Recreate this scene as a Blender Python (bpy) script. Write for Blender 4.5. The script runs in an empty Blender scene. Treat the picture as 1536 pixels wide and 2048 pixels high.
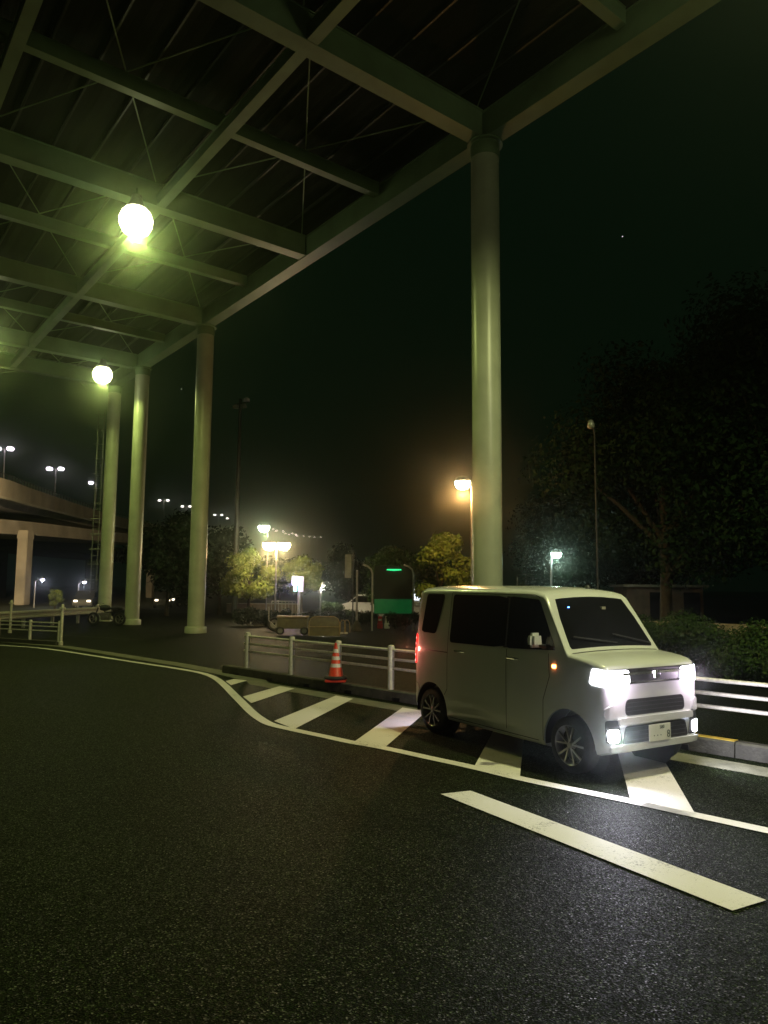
import bpy, bmesh, math, random
from mathutils import Vector, Matrix
from mathutils.bvhtree import BVHTree
R = math.radians
S = bpy.context.scene
COL = S.collection
random.seed(7)

# ------------------------------------------------------------------ camera
FPX, PITCH, ROLL, CAMH = 1456.0, 0.1042, -0.0081, 1.8716
cr, sr, cp, sp = math.cos(ROLL), math.sin(ROLL), math.cos(PITCH), math.sin(PITCH)
right0 = Vector((1, 0, 0)); up0 = Vector((0, -sp, cp)); fwd = Vector((0, cp, sp))
rv = right0 * cr - up0 * sr
uv = right0 * sr + up0 * cr
cam_d = bpy.data.cameras.new('camera')
cam = bpy.data.objects.new('camera', cam_d); COL.objects.link(cam)
cam_d.sensor_fit = 'HORIZONTAL'; cam_d.sensor_width = 36; cam_d.lens = 36 * FPX / 1536
cam_d.clip_start = 0.05; cam_d.clip_end = 5000
M = Matrix((rv, uv, -fwd)).transposed().to_4x4(); M.translation = Vector((0, 0, CAMH))
cam.matrix_world = M
S.camera = cam

def ray(u, v):
    X, Y = u - 768, 1024 - v
    return rv * (X / FPX) + uv * (Y / FPX) + fwd
def G(u, v, z=0.0):                       # a photo pixel carried out to the plane at height z
    r = ray(u, v); o = Vector((0, 0, CAMH)); p = o + r * ((z - CAMH) / r.z); return p
def D(u, v, d):                           # a photo pixel carried out to distance d
    r = ray(u, v); return Vector((0, 0, CAMH)) + r * (d / r.y)

# ------------------------------------------------------------------ world, exposure
w = bpy.data.worlds.new('World'); S.world = w; w.use_nodes = True
bgn = w.node_tree.nodes['Background']
bgn.inputs[0].default_value = (0.0012, 0.0042, 0.0018, 1); bgn.inputs[1].default_value = 1.0
S.view_settings.view_transform = 'Standard'; S.view_settings.look = 'None'
S.view_settings.exposure = 0.0; S.view_settings.gamma = 1
S.render.engine = 'CYCLES'

# ------------------------------------------------------------------ materials
def mat(name, col, rough=0.6, metal=0.0, var=0.0, scale=8.0, bump=0.0, bscale=60.0, emit=None, es=0.0, sample=True, coat=0.0):
    m = bpy.data.materials.new(name); m.use_nodes = True
    nt = m.node_tree; b = nt.nodes['Principled BSDF']
    b.inputs['Base Color'].default_value = (*col, 1); b.inputs['Roughness'].default_value = rough
    b.inputs['Metallic'].default_value = metal
    if coat: b.inputs['Coat Weight'].default_value = coat; b.inputs['Coat Roughness'].default_value = 0.05
    tc = nt.nodes.new('ShaderNodeTexCoord')
    if var:
        n = nt.nodes.new('ShaderNodeTexNoise'); n.inputs['Scale'].default_value = scale; n.inputs['Detail'].default_value = 6
        nt.links.new(tc.outputs['Object'], n.inputs['Vector'])
        r = nt.nodes.new('ShaderNodeValToRGB')
        r.color_ramp.elements[0].position = 0.3; r.color_ramp.elements[1].position = 0.7
        r.color_ramp.elements[0].color = (*[c * (1 - var) for c in col], 1)
        r.color_ramp.elements[1].color = (*[min(1, c * (1 + var)) for c in col], 1)
        nt.links.new(n.outputs['Fac'], r.inputs['Fac']); nt.links.new(r.outputs['Color'], b.inputs['Base Color'])
    if bump:
        n2 = nt.nodes.new('ShaderNodeTexNoise'); n2.inputs['Scale'].default_value = bscale; n2.inputs['Detail'].default_value = 4
        nt.links.new(tc.outputs['Object'], n2.inputs['Vector'])
        bp = nt.nodes.new('ShaderNodeBump'); bp.inputs['Strength'].default_value = bump; bp.inputs['Distance'].default_value = 0.02
        nt.links.new(n2.outputs['Fac'], bp.inputs['Height']); nt.links.new(bp.outputs['Normal'], b.inputs['Normal'])
    if emit:
        b.inputs['Emission Color'].default_value = (*emit, 1); b.inputs['Emission Strength'].default_value = es
        if not sample: m.cycles.emission_sampling = 'NONE'
    return m

def asphalt(name, lo, hi, tint, spark=0.0):
    m = bpy.data.materials.new(name); m.use_nodes = True
    nt = m.node_tree; N = nt.nodes; L = nt.links; b = N['Principled BSDF']
    tc = N.new('ShaderNodeTexCoord')
    v = N.new('ShaderNodeTexVoronoi'); v.inputs['Scale'].default_value = 120; L.new(tc.outputs['Object'], v.inputs['Vector'])
    sep = N.new('ShaderNodeSeparateColor'); L.new(v.outputs['Color'], sep.inputs[0])
    big = N.new('ShaderNodeTexNoise'); big.inputs['Scale'].default_value = 0.7; big.inputs['Detail'].default_value = 8; big.inputs['Roughness'].default_value = .65
    L.new(tc.outputs['Object'], big.inputs['Vector'])
    ra = N.new('ShaderNodeValToRGB'); e = ra.color_ramp.elements
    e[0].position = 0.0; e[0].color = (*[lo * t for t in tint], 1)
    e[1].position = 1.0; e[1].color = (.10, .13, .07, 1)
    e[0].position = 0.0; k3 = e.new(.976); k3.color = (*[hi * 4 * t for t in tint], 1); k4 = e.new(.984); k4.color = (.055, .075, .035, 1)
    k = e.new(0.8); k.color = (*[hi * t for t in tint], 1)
    L.new(sep.outputs[0], ra.inputs['Fac'])
    mr = N.new('ShaderNodeMapRange'); mr.inputs['From Min'].default_value = .3; mr.inputs['From Max'].default_value = .7
    mr.inputs['To Min'].default_value = .55; mr.inputs['To Max'].default_value = 1.4; L.new(big.outputs['Fac'], mr.inputs['Value'])
    mx = N.new('ShaderNodeVectorMath'); mx.operation = 'SCALE'
    L.new(ra.outputs['Color'], mx.inputs[0]); L.new(mr.outputs[0], mx.inputs['Scale']); L.new(mx.outputs[0], b.inputs['Base Color'])
    gt = N.new('ShaderNodeMath'); gt.operation = 'GREATER_THAN'; gt.inputs[1].default_value = .955; L.new(sep.outputs[2], gt.inputs[0])
    sc_ = N.new('ShaderNodeMath'); sc_.operation = 'MULTIPLY_ADD'; sc_.inputs[1].default_value = .9; sc_.inputs[2].default_value = .05; L.new(gt.outputs[0], sc_.inputs[0]); L.new(sc_.outputs[0], b.inputs['Specular IOR Level'])
    rr = N.new('ShaderNodeMapRange'); rr.inputs['To Min'].default_value = .35; rr.inputs['To Max'].default_value = .9
    L.new(sep.outputs[1], rr.inputs['Value']); L.new(rr.outputs[0], b.inputs['Roughness'])
    b.inputs['Specular IOR Level'].default_value = .05
    bp = N.new('ShaderNodeBump'); bp.inputs['Strength'].default_value = .9; bp.inputs['Distance'].default_value = .006
    L.new(v.outputs['Distance'], bp.inputs['Height']); L.new(bp.outputs['Normal'], b.inputs['Normal'])
    return m

def paint(name, col):
    m = bpy.data.materials.new(name); m.use_nodes = True
    nt = m.node_tree; N = nt.nodes; L = nt.links; b = N['Principled BSDF']; b.inputs['Roughness'].default_value = .6
    tc = N.new('ShaderNodeTexCoord')
    n = N.new('ShaderNodeTexNoise'); n.inputs['Scale'].default_value = 55; n.inputs['Detail'].default_value = 6; n.inputs['Roughness'].default_value = .8
    n2 = N.new('ShaderNodeTexNoise'); n2.inputs['Scale'].default_value = 2.2; n2.inputs['Detail'].default_value = 5
    L.new(tc.outputs['Object'], n.inputs['Vector']); L.new(tc.outputs['Object'], n2.inputs['Vector'])
    a = N.new('ShaderNodeMath'); a.operation = 'MULTIPLY_ADD'; a.inputs[1].default_value = .45; L.new(n2.outputs['Fac'], a.inputs[0]); L.new(n.outputs['Fac'], a.inputs[2])
    ra = N.new('ShaderNodeValToRGB'); e = ra.color_ramp.elements
    e[0].position = .555; e[0].color = (.10, .10, .09, 1); e[1].position = .63; e[1].color = (*col, 1)
    L.new(a.outputs[0], ra.inputs['Fac']); L.new(ra.outputs['Color'], b.inputs['Base Color'])
    bp = N.new('ShaderNodeBump'); bp.inputs['Strength'].default_value = .5; bp.inputs['Distance'].default_value = .005
    L.new(n.outputs['Fac'], bp.inputs['Height']); L.new(bp.outputs['Normal'], b.inputs['Normal'])
    return m

MAT = dict(
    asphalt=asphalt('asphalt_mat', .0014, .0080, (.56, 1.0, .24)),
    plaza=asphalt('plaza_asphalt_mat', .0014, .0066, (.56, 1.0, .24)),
    paint=paint('road_paint_mat', (.62, .60, .56)),
    gutter=mat('gutter_concrete_mat', (.12, .12, .085), .85, var=.3, scale=5, bump=.4),
    kerb=mat('kerb_concrete_mat', (.06, .058, .045), .85, var=.4, scale=6, bump=.5, bscale=30),
    grass=mat('dark_grass_mat', (.035, .05, .02), .9, var=.5, scale=3, bump=.6, bscale=20),
    steel=mat('canopy_paint_mat', (.20, .30, .17), .42, var=.18, scale=1.2, bump=.05, bscale=6),
    column=mat('column_paint_mat', (.46, .50, .38), .34, var=.12, scale=1.5),
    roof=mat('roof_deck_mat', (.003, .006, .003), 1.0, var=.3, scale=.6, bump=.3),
    pipe=mat('fence_paint_mat', (.62, .60, .50), .4, var=.2, scale=20),
    concrete=mat('viaduct_concrete_mat', (.46, .42, .34), .85, var=.25, scale=.5, bump=.2, bscale=2),
    dkmetal=mat('dark_metal_mat', (.05, .055, .05), .5, .3, var=.2),
    galv=mat('galvanised_mat', (.34, .34, .33), .4, .5, var=.2, scale=10),
    cone=mat('cone_orange_mat', (.62, .045, .02), .5, var=.15, scale=20),
    reflect=mat('reflective_white_mat', (.75, .70, .66), .35, var=.1, scale=30),
    rubber=mat('rubber_mat', (.02, .02, .021), .75, var=.3, scale=30, bump=.2),
    van=mat('van_white_paint_mat', (.60, .62, .62), .25, var=.03, scale=3, coat=.6),
    glass=mat('dark_glass_mat', (.008, .008, .010), .06, var=.2, scale=2, coat=.5),
    black=mat('black_trim_mat', (.015, .015, .017), .45, var=.3, scale=15),
    chrome=mat('chrome_mat', (.75, .75, .76), .12, 1.0, var=.05),
    alloy=mat('alloy_mat', (.42, .40, .38), .28, .85, var=.1),
    plate=mat('plate_mat', (.72, .73, .66), .5, var=.05),
    platetxt=mat('plate_text_mat', (.03, .06, .04), .6, var=.1),
    gsign=mat('green_sign_mat', (.001, .008, .004), .8, var=.3, scale=2),
    bark=mat('bark_mat', (.035, .028, .02), .9, var=.4, scale=12, bump=.6),
    yellow=mat('yellow_cap_mat', (.60, .42, .06), .6, var=.3, scale=9),
    red=mat('red_plastic_mat', (.5, .02, .02), .4, var=.15),
    white=mat('white_plastic_mat', (.7, .7, .68), .4, var=.1),
    wall=mat('low_wall_mat', (.34, .27, .20), .85, var=.2, scale=2),
    grey=mat('grey_panel_mat', (.30, .29, .24), .6, var=.3, scale=3),
)
def leafmat(name, a, b_):
    m = bpy.data.materials.new(name); m.use_nodes = True
    nt = m.node_tree; N = nt.nodes; L = nt.links; b = N['Principled BSDF']; b.inputs['Roughness'].default_value = .6
    gi = N.new('ShaderNodeNewGeometry'); ra = N.new('ShaderNodeValToRGB')
    ra.color_ramp.elements[0].color = (*a, 1); ra.color_ramp.elements[1].color = (*b_, 1)
    L.new(gi.outputs['Random Per Island'], ra.inputs['Fac']); L.new(ra.outputs['Color'], b.inputs['Base Color'])
    b.inputs['Specular IOR Level'].default_value = .08
    return m
LEAF = [leafmat('leaf_mat', (.018, .045, .012), (.05, .085, .022)), leafmat('unlit_leaf_mat', (.005, .016, .005), (.012, .028, .009)),
        leafmat('lamplit_leaf_mat', (.09, .14, .02), (.17, .21, .04))]  # lamplight and night shade put into the leaf colours

# ------------------------------------------------------------------ helpers
class MB:
    def __init__(s): s.bm = bmesh.new()
    def box(s, c, d, rot=None, taper=1.0):
        x, y, z = [q / 2 for q in d]
        vs = []
        for (a, b, e) in ((-1,-1,-1),(1,-1,-1),(1,1,-1),(-1,1,-1),(-1,-1,1),(1,-1,1),(1,1,1),(-1,1,1)):
            t = taper if e > 0 else 1
            p = Vector((a*x*t, b*y*t, e*z))
            if rot: p = rot @ p
            vs.append(s.bm.verts.new(p + Vector(c)))
        for f in ((0,3,2,1),(4,5,6,7),(0,1,5,4),(1,2,6,5),(2,3,7,6),(3,0,4,7)):
            s.bm.faces.new([vs[i] for i in f])
        return s
    def beam(s, a, b, w, h, up=Vector((0,0,1))):      # rectangular bar from a to b, top face at the line
        a, b = Vector(a), Vector(b); d = (b - a).normalized()
        side = d.cross(up).normalized(); u = side.cross(d).normalized()
        vs = []
        for p in (a, b):
            for (i, j) in ((-1,-1),(1,-1),(1,1),(-1,1)): vs.append(s.bm.verts.new(p + side*(i*w/2) + u*(j*h/2)))
        for f in ((0,1,2,3),(7,6,5,4),(0,4,5,1),(1,5,6,2),(2,6,7,3),(3,7,4,0)): s.bm.faces.new([vs[i] for i in f])
        return s
    def tube(s, pts, rad, n=12, cap=True):
        pts = [Vector(p) for p in pts]; rads = rad if isinstance(rad, (list, tuple)) else [rad]*len(pts)
        rings = []; prev = None
        for i, p in enumerate(pts):
            a = pts[max(0, i-1)]; b = pts[min(len(pts)-1, i+1)]
            d = (b - a).normalized()
            if prev is None:
                ref = Vector((0,0,1)) if abs(d.z) < .9 else Vector((1,0,0)); u = d.cross(ref).normalized()
            else: u = (prev - d * prev.dot(d)).normalized()
            prev = u; v = d.cross(u)
            rings.append([s.bm.verts.new(p + (u*math.cos(2*math.pi*k/n) + v*math.sin(2*math.pi*k/n))*rads[i]) for k in range(n)])
        for r0, r1 in zip(rings, rings[1:]):
            for k in range(n): s.bm.faces.new((r0[k], r0[(k+1)%n], r1[(k+1)%n], r1[k]))
        if cap: s.bm.faces.new(list(reversed(rings[0]))); s.bm.faces.new(rings[-1])
        return s
    def lathe(s, prof, c=(0,0,0), axis='Z', n=24, closed=False):
        rings = []
        for (r, h) in prof:
            ring = []
            for k in range(n):
                a = 2*math.pi*k/n
                p = {'Z': (r*math.cos(a), r*math.sin(a), h), 'Y': (r*math.cos(a), h, r*math.sin(a)), 'X': (h, r*math.cos(a), r*math.sin(a))}[axis]
                ring.append(s.bm.verts.new(Vector(p) + Vector(c)))
            rings.append(ring)
        prs = list(zip(rings, rings[1:])) + ([(rings[-1], rings[0])] if closed else [])
        for r0, r1 in prs:
            for k in range(n): s.bm.faces.new((r0[k], r0[(k+1)%n], r1[(k+1)%n], r1[k]))
        if not closed:
            for rg in (rings[0], rings[-1]):
                try: s.bm.faces.new(rg)
                except ValueError: pass
        return s
    def poly(s, pts, z=None, thick=0):
        vs = [s.bm.verts.new(Vector(p) if z is None else Vector((p[0], p[1], z))) for p in pts]
        f = s.bm.faces.new(vs)
        if thick:
            r = bmesh.ops.extrude_face_region(s.bm, geom=[f])
            bmesh.ops.translate(s.bm, verts=[v for v in r['geom'] if isinstance(v, bmesh.types.BMVert)], vec=(0, 0, thick))
        return s
    def build(s, name, m, parent=None, smooth=40, bevel=0, recalc=True):
        if recalc: bmesh.ops.recalc_face_normals(s.bm, faces=s.bm.faces)
        if bevel:
            es = [e for e in s.bm.edges if len(e.link_faces) == 2 and e.calc_face_angle(0) > R(40)]
            bmesh.ops.bevel(s.bm, geom=es, offset=bevel, segments=2, affect='EDGES', clamp_overlap=True)
        me = bpy.data.meshes.new(name); s.bm.to_mesh(me); s.bm.free()
        if smooth:
            for p in me.polygons: p.use_smooth = True
            try: me.set_sharp_from_angle(angle=R(smooth))
            except Exception: pass
        o = bpy.data.objects.new(name, me); COL.objects.link(o)
        for q in (m if isinstance(m, list) else [m]): me.materials.append(q)
        if parent: o.parent = parent
        return o

def tag(o, label, cat, group=None, kind=None):
    if label: o['label'] = label
    if cat: o['category'] = cat
    if group: o['group'] = group
    if kind: o['kind'] = kind
    return o
def empty(name, loc, rz=0, label=None, cat=None, group=None):
    o = bpy.data.objects.new(name, None); COL.objects.link(o); o.location = loc; o.rotation_euler = (0, 0, rz)
    o.empty_display_size = .2
    return tag(o, label, cat, group)
def struct(o): o['kind'] = 'structure'; return o
def copy_tree(o, parent=None):
    c = o.copy(); COL.objects.link(c); c.parent = parent
    for ch in o.children: copy_tree(ch, c)
    return c
def light(name, kind, loc, color, power, parent=None, radius=.1, spot=None, target=None, blend=.5):
    l = bpy.data.lights.new(name, kind); l.color = color; l.energy = power; l.shadow_soft_size = radius
    if kind == 'SPOT': l.spot_size = R(spot); l.spot_blend = blend
    o = bpy.data.objects.new(name, l); COL.objects.link(o); o.location = loc
    if parent: o.parent = parent
    if target is not None: o.rotation_euler = (Vector(target) - Vector(loc)).to_track_quat('-Z', 'Y').to_euler()
    return o
FLOOD = (.97, 1.0, .40)
FLOODG = (.84, 1.0, .26)
# ------------------------------------------------------------------ ground, road, markings
struct(MB().poly([(-900, -60), (900, -60), (900, 1500), (-900, 1500)], -.03).build('ground', MAT['grass'], smooth=0))
kd = (G(1536, 1527) - G(446, 1346)).normalized()            # direction of the kerb, near end to the right
k0 = G(446, 1346); kn = Vector((-kd.y, kd.x, 0))              # kn points away from the camera
if kn.y < 0: kn = -kn
gutter_near = [G(0, 1284), G(117, 1294), G(200, 1307), G(280, 1320), G(350, 1331), G(420, 1345), G(494, 1362)]
gd = [p for p in gutter_near] + [k0 - kn * .62 + kd * t for t in (2, 5, 9, 14, 22)]
leftext = gd[0] + (gd[0] - gd[1]).normalized() * 30
# the road sheet
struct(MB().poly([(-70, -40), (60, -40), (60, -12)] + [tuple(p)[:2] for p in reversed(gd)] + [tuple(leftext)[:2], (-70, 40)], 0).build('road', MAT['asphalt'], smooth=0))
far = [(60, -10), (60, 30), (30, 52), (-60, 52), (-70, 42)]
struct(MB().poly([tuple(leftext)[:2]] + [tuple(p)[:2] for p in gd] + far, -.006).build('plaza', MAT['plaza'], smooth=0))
def strip(name, pts, width, m, z, offs=0.0):
    mb = MB(); L_, R_ = [], []
    for i, p in enumerate(pts):
        a = pts[max(0, i-1)]; b = pts[min(len(pts)-1, i+1)]; d = (b - a).normalized(); n = Vector((-d.y, d.x, 0))
        L_.append(mb.bm.verts.new(p + n*(width/2+offs) + Vector((0,0,z)))); R_.append(mb.bm.verts.new(p - n*(width/2-offs) + Vector((0,0,z))))
    for i in range(len(pts)-1): mb.bm.faces.new((L_[i], L_[i+1], R_[i+1], R_[i]))
    return mb.build(name, m, smooth=0)
struct(strip('gutter', [leftext] + gd, .42, MAT['gutter'], .004, -.02 + .21))
line_px = [(0,1291),(50,1294),(109,1300),(200,1314),(280,1326.5),(350,1337),(400,1346),(429,1356),(449,1371),(466,1388),(483,1405),(502,1424),(520,1438),(543,1450),(589,1461),(650,1474),(706,1486),(771,1497.5),(860,1517),(948,1536),(1040,1558),(1150,1581),(1256,1602.5),(1388,1631),(1536,1663)]
lp = [G(*p) for p in line_px]; lp = [lp[0] + (lp[0]-lp[1]).normalized()*20] + lp + [lp[-1] + (lp[-1]-lp[-3]).normalized()*12]
def smooth_pts(p, n=4):
    out = []
    for i in range(len(p)-1):
        a = p[max(0,i-1)]; b = p[i]; c = p[i+1]; d = p[min(len(p)-1,i+2)]
        for k in range(n):
            t = k/n
            out.append(.5*((2*b)+(c-a)*t+(2*a-5*b+4*c-d)*t*t+(3*b-a-3*c+d)*t**3))
    return out + [p[-1]]
struct(strip('edge_line', smooth_pts(lp), .15, MAT['paint'], .008))
def marking(name, px, ext=0.0, z=.0085):
    q = [G(*p) for p in px]
    if ext: q[1] = q[1] + (q[1]-q[0]).normalized()*ext; q[2] = q[2] + (q[2]-q[3]).normalized()*ext
    mb = MB(); mb.poly([(p.x, p.y, z) for p in q]); return struct(mb.build(name, MAT['paint'], smooth=0))
for px, e in ((((451,1363),(468,1358.6),(494,1362),(462,1371)), 0), (((486,1394),(559.5,1373),(589,1378),(502.5,1407)), 0),
              (((548,1443),(672,1392),(706,1398.6),(589,1459)), 0), (((708,1485),(805,1416),(853,1424),(771,1495)), 0),
              (((950,1532),(966,1502),(1043.5,1519),(1040,1553.5)), 1.8), (((1260.5,1599),(1246,1545.6),(1335,1534),(1390,1629)), 0.9)):
    marking('zebra_stripe', px, e)
marking('lane_dash', ((881,1589.6),(941,1583),(1533,1803),(1465,1824)), 0)
struct(strip('joint_line', [G(120,1270), G(290,1280), G(420,1268), G(500,1271)][:2], .06, MAT['gutter'], -.001))

# kerb of separate precast blocks, each a thing with a drainage notch
def kerb_block(i, a, b, z=0):
    d = (b - a); Lh = d.length; d.normalize()
    e = empty('kerb_block', a + d*Lh/2, math.atan2(d.y, d.x))
    mb = MB(); h = .17; wd = .20
    prof = [(-wd/2, 0), (wd/2, 0), (wd/2-.015, h-.02), (wd/2-.035, h), (-wd/2+.035, h), (-wd/2+.015, h-.02)]
    r0 = [mb.bm.verts.new((-Lh/2+.006, y, q)) for y, q in prof]; r1 = [mb.bm.verts.new((Lh/2-.006, y, q)) for y, q in prof]
    mb.bm.faces.new(r0); mb.bm.faces.new(list(reversed(r1)))
    for k in range(6): mb.bm.faces.new((r0[k], r0[(k+1)%6], r1[(k+1)%6], r1[k]))
    mb.build('block', MAT['kerb'], e, smooth=0)
    if i in (7, 8): MB().box((0,0,h+.002), (Lh-.03, wd-.08, .006)).build('yellow_cap', MAT['yellow'], e, smooth=0)  # thin yellow cap laid on the top of two blocks
    n = MB(); n.box((0, (-wd/2-.001) if True else 0, .035), (.16, .012, .06)); n.build('drain_hole', MAT['black'], e, smooth=0)
    return e
kb_start = k0 + kn*.10 - kd*.05
nb = 0
labels_k = {0: 'dark concrete kerb block at the open left end of the pipe fence',
            1: 'concrete kerb block under the second post of the near pipe fence'}
for i in range(12):
    a = kb_start + kd*(1.2*i); b = kb_start + kd*(1.2*(i+1))
    if 5 <= i <= 8 and False: continue
    e = kerb_block(i, a, b)
    tag(e, None, 'kerb', 'concrete kerb blocks under the pipe fence')
    e['label'] = labels_k.get(i) or ('concrete kerb block behind the rear half of the van' if i == 5 else 'concrete kerb block behind the front half of the van' if i == 6 else 'yellow topped kerb block just right of the van nose' if i == 8 else 'plain kerb block out past the yellow topped one right of the van' if i > 8 else 'yellow topped kerb block hidden behind the van nose' if i == 7 else 'concrete kerb block next to the back end of the van' if i == 4 else 'concrete kerb block in the middle of the row between fence end and van' if i in (2,) else
                 'concrete kerb block beside the traffic cone' if i == 3 else 'low concrete kerb block carrying the pipe fence near the van')

# ------------------------------------------------------------------ pipe fences
def pipe_fence(a, posts, total, zb, hts, ph, name_label, group, r=.024, pr=.055):
    # a: start, posts: distances, direction kd-like stored in 'total' as vector
    dvec = total; e = empty('pipe_fence', a, math.atan2(dvec.y, dvec.x)); Lg = dvec.length
    tag(e, name_label, 'fence', group)
    for pz in posts:
        MB().lathe([(pr, zb), (pr, ph-.03), (pr*.9, ph-.01), (pr*.5, ph), (.002, ph+.002)], (pz, 0, 0), n=16).build('post', MAT['pipe'], e)
    for hgt in hts:
        MB().tube([(-.12, 0, hgt), (Lg, 0, hgt)], r, 10).build('rail', MAT['pipe'], e)
        for pz in posts: MB().lathe([(r+.012, pz-.035), (r+.012, pz+.035)], (0, 0, hgt), 'X', 12).build('bracket', MAT['pipe'], e)
    return e
fs = G(489, 1335, .17); dfence = kd
base = Vector((fs.x, fs.y, 0))
# project the posts on the kerb centre line
def on_kerb(p): t = (p - kb_start).dot(kd); return t
tposts = [on_kerb(G(u, v, .17)) for u, v in ((489,1336),(570,1350),(665,1364),(779,1379))]
print('POSTS', tposts)
step = (tposts[-1]-tposts[0])/3
a = kb_start + kd*tposts[0]
pipe_fence(Vector((a.x, a.y, 0)), [(t - tposts[0]) for t in tposts] + [tposts[-1]-tposts[0] + k for k in (1.7, 3.4, 5.05, 7.3)],
           kd*(tposts[-1]-tposts[0]+8.4), .17, (.83, .675, .52), .91, 'white three rail pipe fence on kerb blocks running behind the van', None)
a2 = G(117, 1290); b2 = G(0, 1283); dv = (b2 - a2).normalized()
kb2 = MB(); kb2.beam(Vector((a2.x, a2.y, .06))+kn*0, a2 + dv*14 + Vector((0,0,.06)), .22, .12)
tag(kb2.build('concrete_kerb', MAT['kerb'], smooth=0, bevel=.015), 'long concrete kerb under the far left pipe fence', 'kerb')
pipe_fence(a2, [0, 1.35, 2.9, 4.6, 6.5, 8.5, 10.5], dv*13, .1, (.68, .56, .42), .76, 'white three rail pipe fence at the left edge of the road', None, r=.022, pr=.05)
for (u, v, lab) in ((116, 1290, 'tall white post standing at the right end of the far left fence'), (19.5, 1266, 'tall white post nearer the left edge of the picture')):
    p = G(u, v) + (dv*-.12 if u > 50 else Vector((0,0,0)))
    e = empty('tall_post', p); tag(e, lab, 'post', 'tall white posts by the left fence')
    MB().lathe([(.07, 0), (.07, .1), (.045, .12), (.045, 1.26), (.03, 1.29), (.001, 1.29)], n=12).build('pole', MAT['pipe'], e)
    MB().box((0,0,1.16), (.15,.15,.05)).build('clamp', MAT['pipe'], e, bevel=.01)
# steel W beam guardrail
ga = D(-60, 1232, 28.6); gb = D(206, 1219, 39.2); ga.z = gb.z = 0
gv = gb - ga; e = empty('guardrail', ga, math.atan2(gv.y, gv.x)); tag(e, 'corrugated white steel guardrail behind the far left pipe fence', 'guardrail')
mb = MB(); prof = [(0,.42),(-.07,.46),(-.07,.52),(0,.57),(0,.62),(-.07,.67),(-.07,.73),(0,.77)]
r0 = [mb.bm.verts.new((0,y,z)) for y,z in prof]; r1 = [mb.bm.verts.new((gv.length,y,z)) for y,z in prof]
for k in range(7): mb.bm.faces.new((r0[k], r0[k+1], r1[k+1], r1[k]))
bmesh.ops.solidify(mb.bm, geom=list(mb.bm.faces), thickness=.012)
mb.build('beam', MAT['pipe'], e, recalc=True)
for k in range(5): MB().box((1.4+k*2.3, .1, .36), (.1,.12,.72)).build('post', MAT['galv'], e)
# delineator cone weighting: traffic cone
def cone(loc):
    e = empty('traffic_cone', loc); tag(e, 'orange traffic cone with three white bands and black weight ring beside kerb', 'traffic cone')
    MB().box((0,0,.02), (.38,.38,.04)).build('base', MAT['cone'], e, bevel=.012)
    def rr(z): return .145 + (.03-.145)*(z-.04)/.66
    MB().lathe([(rr(.04)+.02,.04),(rr(.06),.06),(rr(.68),.68),(.02,.70),(.001,.70)], n=24).build('cone_body', MAT['cone'], e)
    for z0 in (.26,.39,.52):
        MB().lathe([(rr(z0)+.0015,z0),(rr(z0+.065)+.0015,z0+.065)], n=24).build('band', MAT['reflect'], e)
    MB().lathe([(.15,.05),(.21,.05),(.22,.075),(.20,.10),(.15,.105)], n=24, closed=True).build('weight_ring', MAT['rubber'], e)
pc = G(662, 1364, .17); cone(kb_start + kd*(on_kerb(pc)) - kn*.04 + Vector((0,0,.172)))

# ------------------------------------------------------------------ canopy
HC, AX, AY, CY = 12.881, 2.4379, 17.0921, .6612
cd = Vector((-math.sin(CY), math.cos(CY), 0)); cn = Vector((-math.cos(CY), -math.sin(CY), 0))
Aorg = Vector((AX, AY, 0)); BAY = 16.4231/4
def cpt(t, v, z=HC): p = Aorg + cd*t + cn*v; return Vector((p.x, p.y, z))
can = empty('canopy', (AX, AY, 0)); tag(can, 'tall steel canopy with round columns and grid of girders over the road', 'canopy')
def cpart(mb, name, m, **k):
    o = mb.build(name, m, can, **k); o.matrix_parent_inverse = Matrix.Translation(-Vector((AX, AY, 0))); return o
tcols = [0, 4*BAY, 24.04, 28.4]
for i, t in enumerate(tcols):
    p = cpt(t, 0, 0)
    c = cpart(MB().lathe([(.44,-.02),(.44,.22),(.42,.25),(.345,.26),(.345,HC-.05)], tuple(p), n=40), 'column', MAT['column'])
    MB().lathe([(.36,HC-.4),(.36,HC-.05),(.44,HC-.04),(.44,HC)], tuple(p), n=40).build('column_head', MAT['steel'], c)
for tt in (-16.4, -8.2): 
    if tt == -16.4: cpart(MB().lathe([(.44,-.02),(.44,.25),(.345,.26),(.345,HC)], tuple(cpt(tt,0,0)), n=32), 'column', MAT['column'])
VMAX = 20.5
def hbeam(mb, a, b, w, h, flange=.03):
    # H section hanging from z = HC upward (bottom flange at HC)
    z = Vector((0,0,1)); a = Vector(a); b = Vector(b)
    mb.beam(a+z*flange/2, b+z*flange/2, w, flange); mb.beam(a+z*(h/2), b+z*(h/2), w*.16, h-2*flange-.004); mb.beam(a+z*(h-flange/2), b+z*(h-flange/2), w, flange)
    # cover plates make it read as a box from the side
    sd = (b-a).normalized().cross(z); 
    for s_ in (-1,1): mb.beam(a+z*(h/2)+sd*s_*w*.40, b+z*(h/2)+sd*s_*w*.40, .02, h-2*flange-.004)
mb = MB(); hbeam(mb, cpt(-20,0), cpt(28.9,0), .46, .72); cpart(mb, 'edge_girder', MAT['steel'], smooth=0)
i = -4
while i*BAY < 29:
    t = i*BAY
    if i == 6: t = 24.3
    if i == 7: t = 28.4
    major = (i % 2 == 0) or i == 7
    mb = MB(); w_, h_ = (.42,.70) if major else (.24,.38)
    hbeam(mb, cpt(t,.27,HC+(0.004 if major else .36)), cpt(t,VMAX,HC+(0.004 if major else .36)), w_, h_)
    cpart(mb, 'girder' if major else 'cross_beam', MAT['steel'], smooth=0)
    i += 1
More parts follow.
